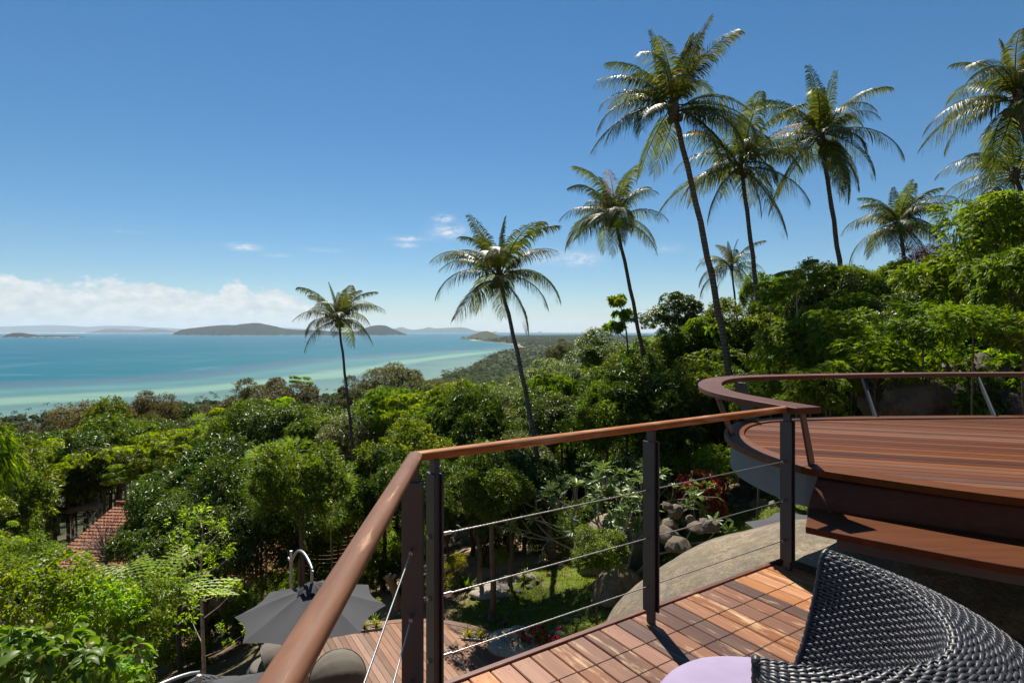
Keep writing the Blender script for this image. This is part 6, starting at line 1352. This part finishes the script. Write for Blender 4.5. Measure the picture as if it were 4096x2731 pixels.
# bamboo clumps
def bamboo(u, v, rp, d, lab, seed):
    x_, y_, z_ = PD(u * K_, v * K_, d); r = rp * K_ / FPX * d; g_ = gz(x_, y_); root = empty('bamboo_clump', (x_, y_, g_)); tag(root, lab, 'bamboo'); rg = np.random.default_rng(seed); H_ = z_ - g_ + r; n = 34; mb = MB(); P = []; D = []
    for i in range(n):
        a = rg.random() * 6.28; rr = r * rg.uniform(.2, 1.1); hh = H_ * rg.uniform(.7, 1.05); pts = [(math.cos(a) * (.15 + rr * t ** 2.2), math.sin(a) * (.15 + rr * t ** 2.2), hh * (t - .22 * t ** 4)) for t in np.linspace(0, 1, 9)]; mb.tube(pts, [.03 * (1 - .8 * t) + .004 for t in np.linspace(0, 1, 9)], 5, False)
        for k_ in range(46):
            t = rg.uniform(.3, 1); q = np.array([np.interp(t, np.linspace(0, 1, 9), [p[j] for p in pts]) for j in range(3)]); P.append(q + rg.normal(0, .16, 3)); D.append(nrm(np.array([math.cos(a) + rg.normal(0, .8), math.sin(a) + rg.normal(0, .8), rg.normal(.1, .4)])))
    mb.build('canes', M['palebark'], root); vv, ff = expand(rg, np.array(P), np.array(D), 'scatter', .24, .036, 9, .45, .45); put('crown', mesh_np('crown', vv, ff, M['lf_bamboo']), root)
bamboo(1352, 900, 48, 33, 'bright yellow-green bamboo clump on the slope right of centre', 1); bamboo(1238, 915, 52, 40, 'yellow-green bamboo clump left of the brighter one', 2); bamboo(1345, 1000, 42, 30, 'lower bamboo clump behind the railing', 3); bamboo(1270, 1085, 50, 30, 'shaded bamboo seen under the handrail by the second palm trunk', 4); bamboo(1295, 850, 50, 48, 'soft green bamboo mound below the two-stemmed tree', 5)
# flowers
x_, y_, z_ = onground(*zl(720, 1380)); fl = empty('flowering_shrub', (x_, y_, z_)); tag(fl, 'magenta bougainvillea flowers at the deck edge beside the basin', 'flowers'); rg = np.random.default_rng(4); P = rg.normal(0, 1, (46, 3)) * np.array([.30, .14, .07]) + np.array([0, 0, .24]); vv, ff = expand(rg, P, nrm(rg.normal(size=P.shape) + UP), 'scatter', .06, .05, 9, .1, .10); put('blooms', mesh_np('blooms', vv, ff, M['flower']), fl)['kind'] = 'stuff'; P = rg.normal(0, 1, (90, 3)) * np.array([.32, .16, .07]) + np.array([0, 0, .16]); vv, ff = expand(rg, P, nrm(rg.normal(size=P.shape) + UP), 'scatter', .08, .035, 8, .1, .15); put('foliage', mesh_np('foliage', vv, ff, M['lf_mid']), fl)
# strap and agave-like plants in the shade under the trees
AG = strap_plant('strap_plant', M['lf_mid'], 22, .75, .06, 3, .7); rg = random.Random(21); n_ = 0
for i in range(160):
    u = rg.uniform(980, 2250); v = rg.uniform(2060, 2500); x_, y_, z_ = onground(u, v)
    if y_ < 15 or y_ > 34 or (abs(x_ + 2.6) < 3.7 and abs(y_ - 12.5) < 3.9): continue
    if blob(np.array([x_]), np.array([y_]), 1.4, 16.2, 3.6, 4.6, .2)[0] > 0 and y_ < 19: continue
    o = put('strap_plant', AG, None, (x_, y_, z_), rg.random() * 6, (rg.uniform(.5, 1.1),) * 3); tag(o, 'tufted strap-leafed plant on the shaded bare slope', 'plant', 'strap-leafed plants under the trees'); n_ += 1
    if n_ > 46: break

# ---- the packed hillside: individual trees wherever the slope is wooded
ENV = np.array([(-200, 960), (0, 975), (80, 1000), (130, 975), (180, 945), (250, 930), (330, 925), (420, 955), (480, 940), (560, 890), (640, 880), (700, 900), (740, 950), (770, 935), (800, 890), (870, 870), (930, 845), (985, 868), (1060, 880), (1120, 875), (1200, 850), (1250, 832), (1300, 812), (1340, 795), (1380, 780), (1450, 775), (1500, 750), (1560, 705), (1640, 720), (1700, 670), (1760, 610), (1900, 605), (2000, 625), (2130, 600), (2200, 545), (2250, 470), (2352, 420), (2600, 380)]) * K_
WIN = [  # parts of the picture that must stay open up to a distance: u0, u1, v0, v1 (photo px), metres
 (190, 470, 2020, 2250, 36), (1560, 3300, 1990, 2731, 20.5), (680, 1620, 2240, 2731, 19), (1640, 2330, 2080, 2731, 26), (1330, 1450, 1280, 1800, 37), (1955, 2110, 1120, 1600, 21), (1300, 1450, 2060, 2260, 27),
 (2420, 2580, 900, 1430, 28), (2640, 2900, 400, 1480, 20), (2040, 2250, 1480, 2250, 23.5), (2380, 2560, 1180, 1330, 30), (0, 4096, 2250, 2731, 13.5), (2050, 4096, 1330, 2731, 11)]
rgf = np.random.default_rng(77); placed = []
for o in list(COL.objects):
    if o.parent is None and o.get('category') in ('tree', 'bamboo') and o.location.y > 5: placed.append((o.location.x, o.location.y))
LM = [(-1e9, 'at far left of the slope'), (330, 'above the tiled roof'), (900, 'left of the lone palm'), (1400, 'right of the lone palm'), (1850, 'around the second palm'), (2300, 'behind the middle of the railing'), (2700, 'around the tallest palm'), (3100, 'behind the curved terrace rail'), (3600, 'toward the right edge')]
# first a close-set canopy following the slope as the photo shows it, then trees in whatever gaps are left
def in_win(u0, u1, vt, vb, d_):
    return any(d_ < dm and u0 < b and u1 > a and vt < e and vb > c for (a, b, c, e, dm) in WIN)
def where_(u): return [t for k_, t in LM if u >= k_][-1]
def bank(rows, ulo, uhi, keys, rr, step, vmin_pad=20):
    n = 0
    for j, (v, d_) in enumerate(rows):
        u = ulo + (j % 2) * step * .5 * FPX / d_
        while u < uhi:
            dd = d_ * rgf.uniform(.94, 1.06); uu = u + rgf.normal(0, .12) * step * FPX / d_; vv = v + rgf.normal(0, 16); key = keys[int(rgf.integers(0, len(keys)))]; s = SP[key]; r = rr * rgf.uniform(.8, 1.25) * (d_ / 30) ** .35
            half = r / s['R'][0] * s['R'][2]; hp = half / dd * FPX; rp = r / dd * FPX; env = np.interp([uu - rp * .7, uu, uu + rp * .7], ENV[:, 0], ENV[:, 1]).max() + vmin_pad
            vv = max(vv, env + hp); x_, y_, z_ = PD(uu, vv, dd); g_ = gz(x_, y_); u += step * FPX / d_
            if in_win(uu - rp, uu + rp, vv - hp, vv + hp, dd): continue
            if (x_ + 2.6) ** 2 + (y_ - 12.5) ** 2 < 22 or (-27 < x_ < -10.5 and 30 < y_ < 42): continue
            if z_ < g_ + half * .4: z_ = g_ + half * .4
            if sum((x_ - a) ** 2 + (dd - b) ** 2 < (r * .62) ** 2 for a, b in placed) > 0: continue
            dist_ = 'near' if dd < 28 else 'mid-slope' if dd < 52 else 'lower-slope'; w_ = where_(uu)
            tree(key, x_, y_, z_, r, '%s, %s, %s' % (s['desc'], dist_, w_), int(rgf.integers(0, 1000)), '%s %s %s' % (dist_, s['name'].replace('_', ' '), w_), tall=rgf.uniform(.85, 1.2)); placed.append((x_, dd)); n += 1
    return n
nb_ = bank([(1600, 62), (1660, 54), (1720, 46), (1790, 38), (1870, 32), (1960, 27)], -300, 1500, ['mango', 'green', 'green', 'mango', 'tier', 'feather', 'olive', 'pale'], 2.6, 3.1)
nb_ += bank([(2060, 23.5), (2180, 19.5), (2320, 15.5), (2480, 12.5)], -300, 900, ['mango', 'green', 'feather', 'tier', 'pinn', 'green'], 1.9, 2.3)
nb_ += bank([(1530, 52), (1590, 44), (1650, 37), (1720, 32), (1800, 28), (1880, 25)], 1500, 2700, ['green', 'green', 'mango', 'pinn', 'tier', 'pale', 'green', 'feather'], 2.2, 2.7)
nb_ += bank([(1830, 25), (1900, 23.5), (1960, 22)], 1560, 2700, ['mango', 'green', 'mango', 'pinn'], 1.7, 1.9)
nb_ += bank([(1360, 25), (1440, 24), (1520, 23), (1600, 22), (1700, 21.5)], 2450, 3150, ['green', 'mango', 'pinn', 'green', 'pinn'], 1.6, 1.8)
nb_ += bank([(1050, 27), (1120, 25), (1200, 22), (1280, 19.5), (1360, 17), (1440, 14.8), (1520, 13.2), (1600, 12.2)], 3080, 4500, ['pinn', 'pinn', 'green', 'pinn', 'mango', 'tier', 'pinn'], 1.55, 1.75)
print('bank', nb_)
cnt = 0; tries = 0
mixes = {'L': ['mango', 'green', 'green', 'pale', 'tier', 'mango', 'olive', 'green'], 'C': ['green', 'pale', 'mango', 'green', 'tier', 'green', 'pale', 'feather'], 'R': ['green', 'mango', 'pinn', 'green', 'tier', 'mango']}
cands = []
for i in range(2600):
    d_ = 9 + rgf.random() ** .8 * 78; u = rgf.uniform(-500, 4600); cands.append((d_, u))
for i in range(420): cands.append((rgf.uniform(85, 190), rgf.uniform(-500, 3000)))
for (d_, u) in cands:
    x_ = (u - U0) / FPX * d_; g_ = gz(x_, d_); mind = 2.9 if d_ < 45 else 4.0
    if g_ < SEA + 2 or (d_ < 30 and u < 1300): continue
    if (x_ + 2.6) ** 2 + (d_ - 12.5) ** 2 < 20 or (-27 < x_ < -10.5 and 29.5 < d_ < 42): continue
    if any((x_ - a) ** 2 + (d_ - b) ** 2 < mind * mind for a, b in placed): continue
    z_ = 'L' if u < 1500 else 'C' if u < 2600 else 'R'; key = mixes[z_][int(rgf.integers(0, len(mixes[z_])))]
    if d_ > 62 and z_ == 'L' and rgf.random() < .5: key = 'olive'
    s = SP[key]; r = rgf.uniform(1.9, 3.1) * (1.25 if d_ > 50 else 1); tall = rgf.uniform(.8, 1.15); Ht = rgf.uniform(5.5, 9.5) * (1.2 if d_ > 45 else 1) + (rgf.uniform(2, 6.5) if d_ > 42 and u < 2600 else 0)
    ue = np.array([u - r / d_ * FPX, u, u + r / d_ * FPX]); venv = np.interp(ue, ENV[:, 0], ENV[:, 1]).max() + 14
    ztop_max = EYE - (venv - V0) / FPX * d_; ztop = min(g_ + Ht, ztop_max); half = r / s['R'][0] * s['R'][2] * tall
    if ztop - g_ < 3.0: continue
    if ztop - g_ < half * 2: r *= (ztop - g_) / (half * 2); half = r / s['R'][0] * s['R'][2] * tall
    cz = ztop - half * 1.05; vt = V0 + (EYE - ztop) / d_ * FPX; vb = V0 + (EYE - (cz - half)) / d_ * FPX; vg = V0 + (EYE - g_) / d_ * FPX
    bad = False
    for (a, b, c, e, dm) in WIN:
        if d_ < dm and ue[0] < b and ue[2] > a and vt < e and vb > c: bad = True; break
    if bad: continue
    where = [t for k_, t in LM if u >= k_][-1]; dist_ = 'near' if d_ < 28 else 'mid-slope' if d_ < 52 else 'lower-slope'
    o = tree(key, x_, d_, cz, r, '%s, %s, %s' % (s['desc'], dist_, where), int(rgf.integers(0, 1000)), '%s %s %s' % (dist_, s['name'].replace('_', ' '), where), tall=tall); placed.append((x_, d_)); cnt += 1
print('filler trees', cnt)
# low shrubs knitting the slope together
shr = []
for i in range(1500):
    d_ = 12 + rgf.random() * 42; u = rgf.uniform(-200, 4300); x_ = (u - U0) / FPX * d_; g_ = gz(x_, d_)
    if (x_ + 2.6) ** 2 + (d_ - 12.5) ** 2 < 22 or (-27 < x_ < -10 and 30 < d_ < 42): continue
    if any((x_ - a) ** 2 + (d_ - b) ** 2 < 3.2 for a, b in shr): continue
    ptx, pty = np.array([x_]), np.array([d_])
    if max(blob(ptx, pty, 1.4, 16.2, 4.2, 5.2, .2)[0], blob(ptx, pty, 6.6, 18.0, 5.2, 4.2, .5)[0], blob(ptx, pty, -1.2, 23.5, 4.5, 4.0)[0], blob(ptx, pty, 3.2, 12.5, 2.6, 3.5)[0]) > 0: continue
    r = rgf.uniform(.7, 1.3); vt = V0 + (EYE - (g_ + r * 1.6)) / d_ * FPX
    if vt < np.interp(u, ENV[:, 0], ENV[:, 1]) + 10: continue
    if d_ < 19 and 680 < u < 3300 and vt > 2150: continue
    where = [t for k_, t in LM if u >= k_][-1]; key = 'dark' if rgf.random() < .7 else 'small'; tree(key, x_, d_, g_ + r * .8, r, '%s low on the ground %s' % (SP[key]['desc'], where), int(rgf.integers(0, 99)), '%s on the ground %s' % (SP[key]['name'].replace('_', ' '), where)); shr.append((x_, d_))
    if len(shr) > 230: break
print('shrubs', len(shr))

# ---- lawn grass
def grass():
    rg = np.random.default_rng(2); n = 170000; x_ = rg.uniform(-3, 12, n); y_ = rg.uniform(9, 23, n)
    k_ = np.maximum.reduce([blob(x_, y_, 1.4, 16.2, 3.6, 4.6, .2, .3), blob(x_, y_, 6.6, 18.0, 4.6, 3.6, .5, .3), blob(x_, y_, 3.2, 12.5, 2.2, 3.0, 0, .3), blob(x_, y_, 2.8, 20., 2.5, 2.0, 0, .3)])
    patch = .5 + .5 * np.sin(x_ * 1.9 + 1.3 * np.sin(y_ * 1.1)) * np.cos(y_ * 2.1 + x_ * .6); keep = (rg.random(n) < k_ * (.45 + .55 * patch)) & ~((x_ + 2.6) ** 2 + (y_ - 12.5) ** 2 < 12.6); x_, y_ = x_[keep], y_[keep]; z_ = ground_z(x_, y_) - .005; P = np.stack([x_, y_, z_], 1); m_ = len(P)
    D = nrm(rg.normal(0, .55, (m_, 3)) + UP * .8); v, f = leaf2(P, D, nrm(rg.normal(size=(m_, 3))), rg.uniform(.05, .13, m_), rg.uniform(.012, .022, m_)); gm = leafmat('lawn_grass', (.085, .14, .018), (.16, .22, .03), .4, .5, ((.20, .17, .07), .12), 0, .1)
    tag(put('lawn_grass', mesh_np('lawn_grass', v, f, gm)), 'short sunlit grass of the terraced lawns', 'grass', None, 'stuff')
grass()

# where several trees still share a label, tell them apart by their order from the left
ORD = ['leftmost', 'second from left', 'third from left', 'fourth from left', 'fifth from left', 'sixth from left', 'seventh from left', 'eighth from left', 'ninth from left', 'tenth from left']
same = {}
for o in COL.objects:
    if o.parent is None and o.get('category') and o.get('group') and o.location.y > 1: same.setdefault((o['group'], o['label']), []).append(o)
for (g_, l_), os_ in same.items():
    if 1 < len(os_) <= 10:
        os_.sort(key=lambda o: o.location.x / o.location.y)
        for o_, t in zip(os_, ORD[:len(os_) - 1] + ['rightmost']):
            if len((l_ + ' ' + t).split()) <= 16: o_['label'] = l_ + ', ' + t

# ------------------------------------------------------------------ air
hz_mat = bpy.data.materials.new('sea_air'); hz_mat.use_nodes = True; nt = hz_mat.node_tree; nt.nodes.clear(); out = N(nt, 'ShaderNodeOutputMaterial'); pv = N(nt, 'ShaderNodeVolumePrincipled')
pv.inputs['Color'].default_value = (.68, .85, 1.0, 1); pv.inputs['Density'].default_value = HAZE; pv.inputs['Anisotropy'].default_value = .2; nt.links.new(pv.outputs[0], out.inputs['Volume'])
zb = SEA - drop(46000) - 14; mb = MB(); mb.box(-47000, 47000, -47000, 47000, zb, 700)
o = mb.build('haze', hz_mat); tag(o, 'thin pale sea haze over the bay', None, None, 'stuff')
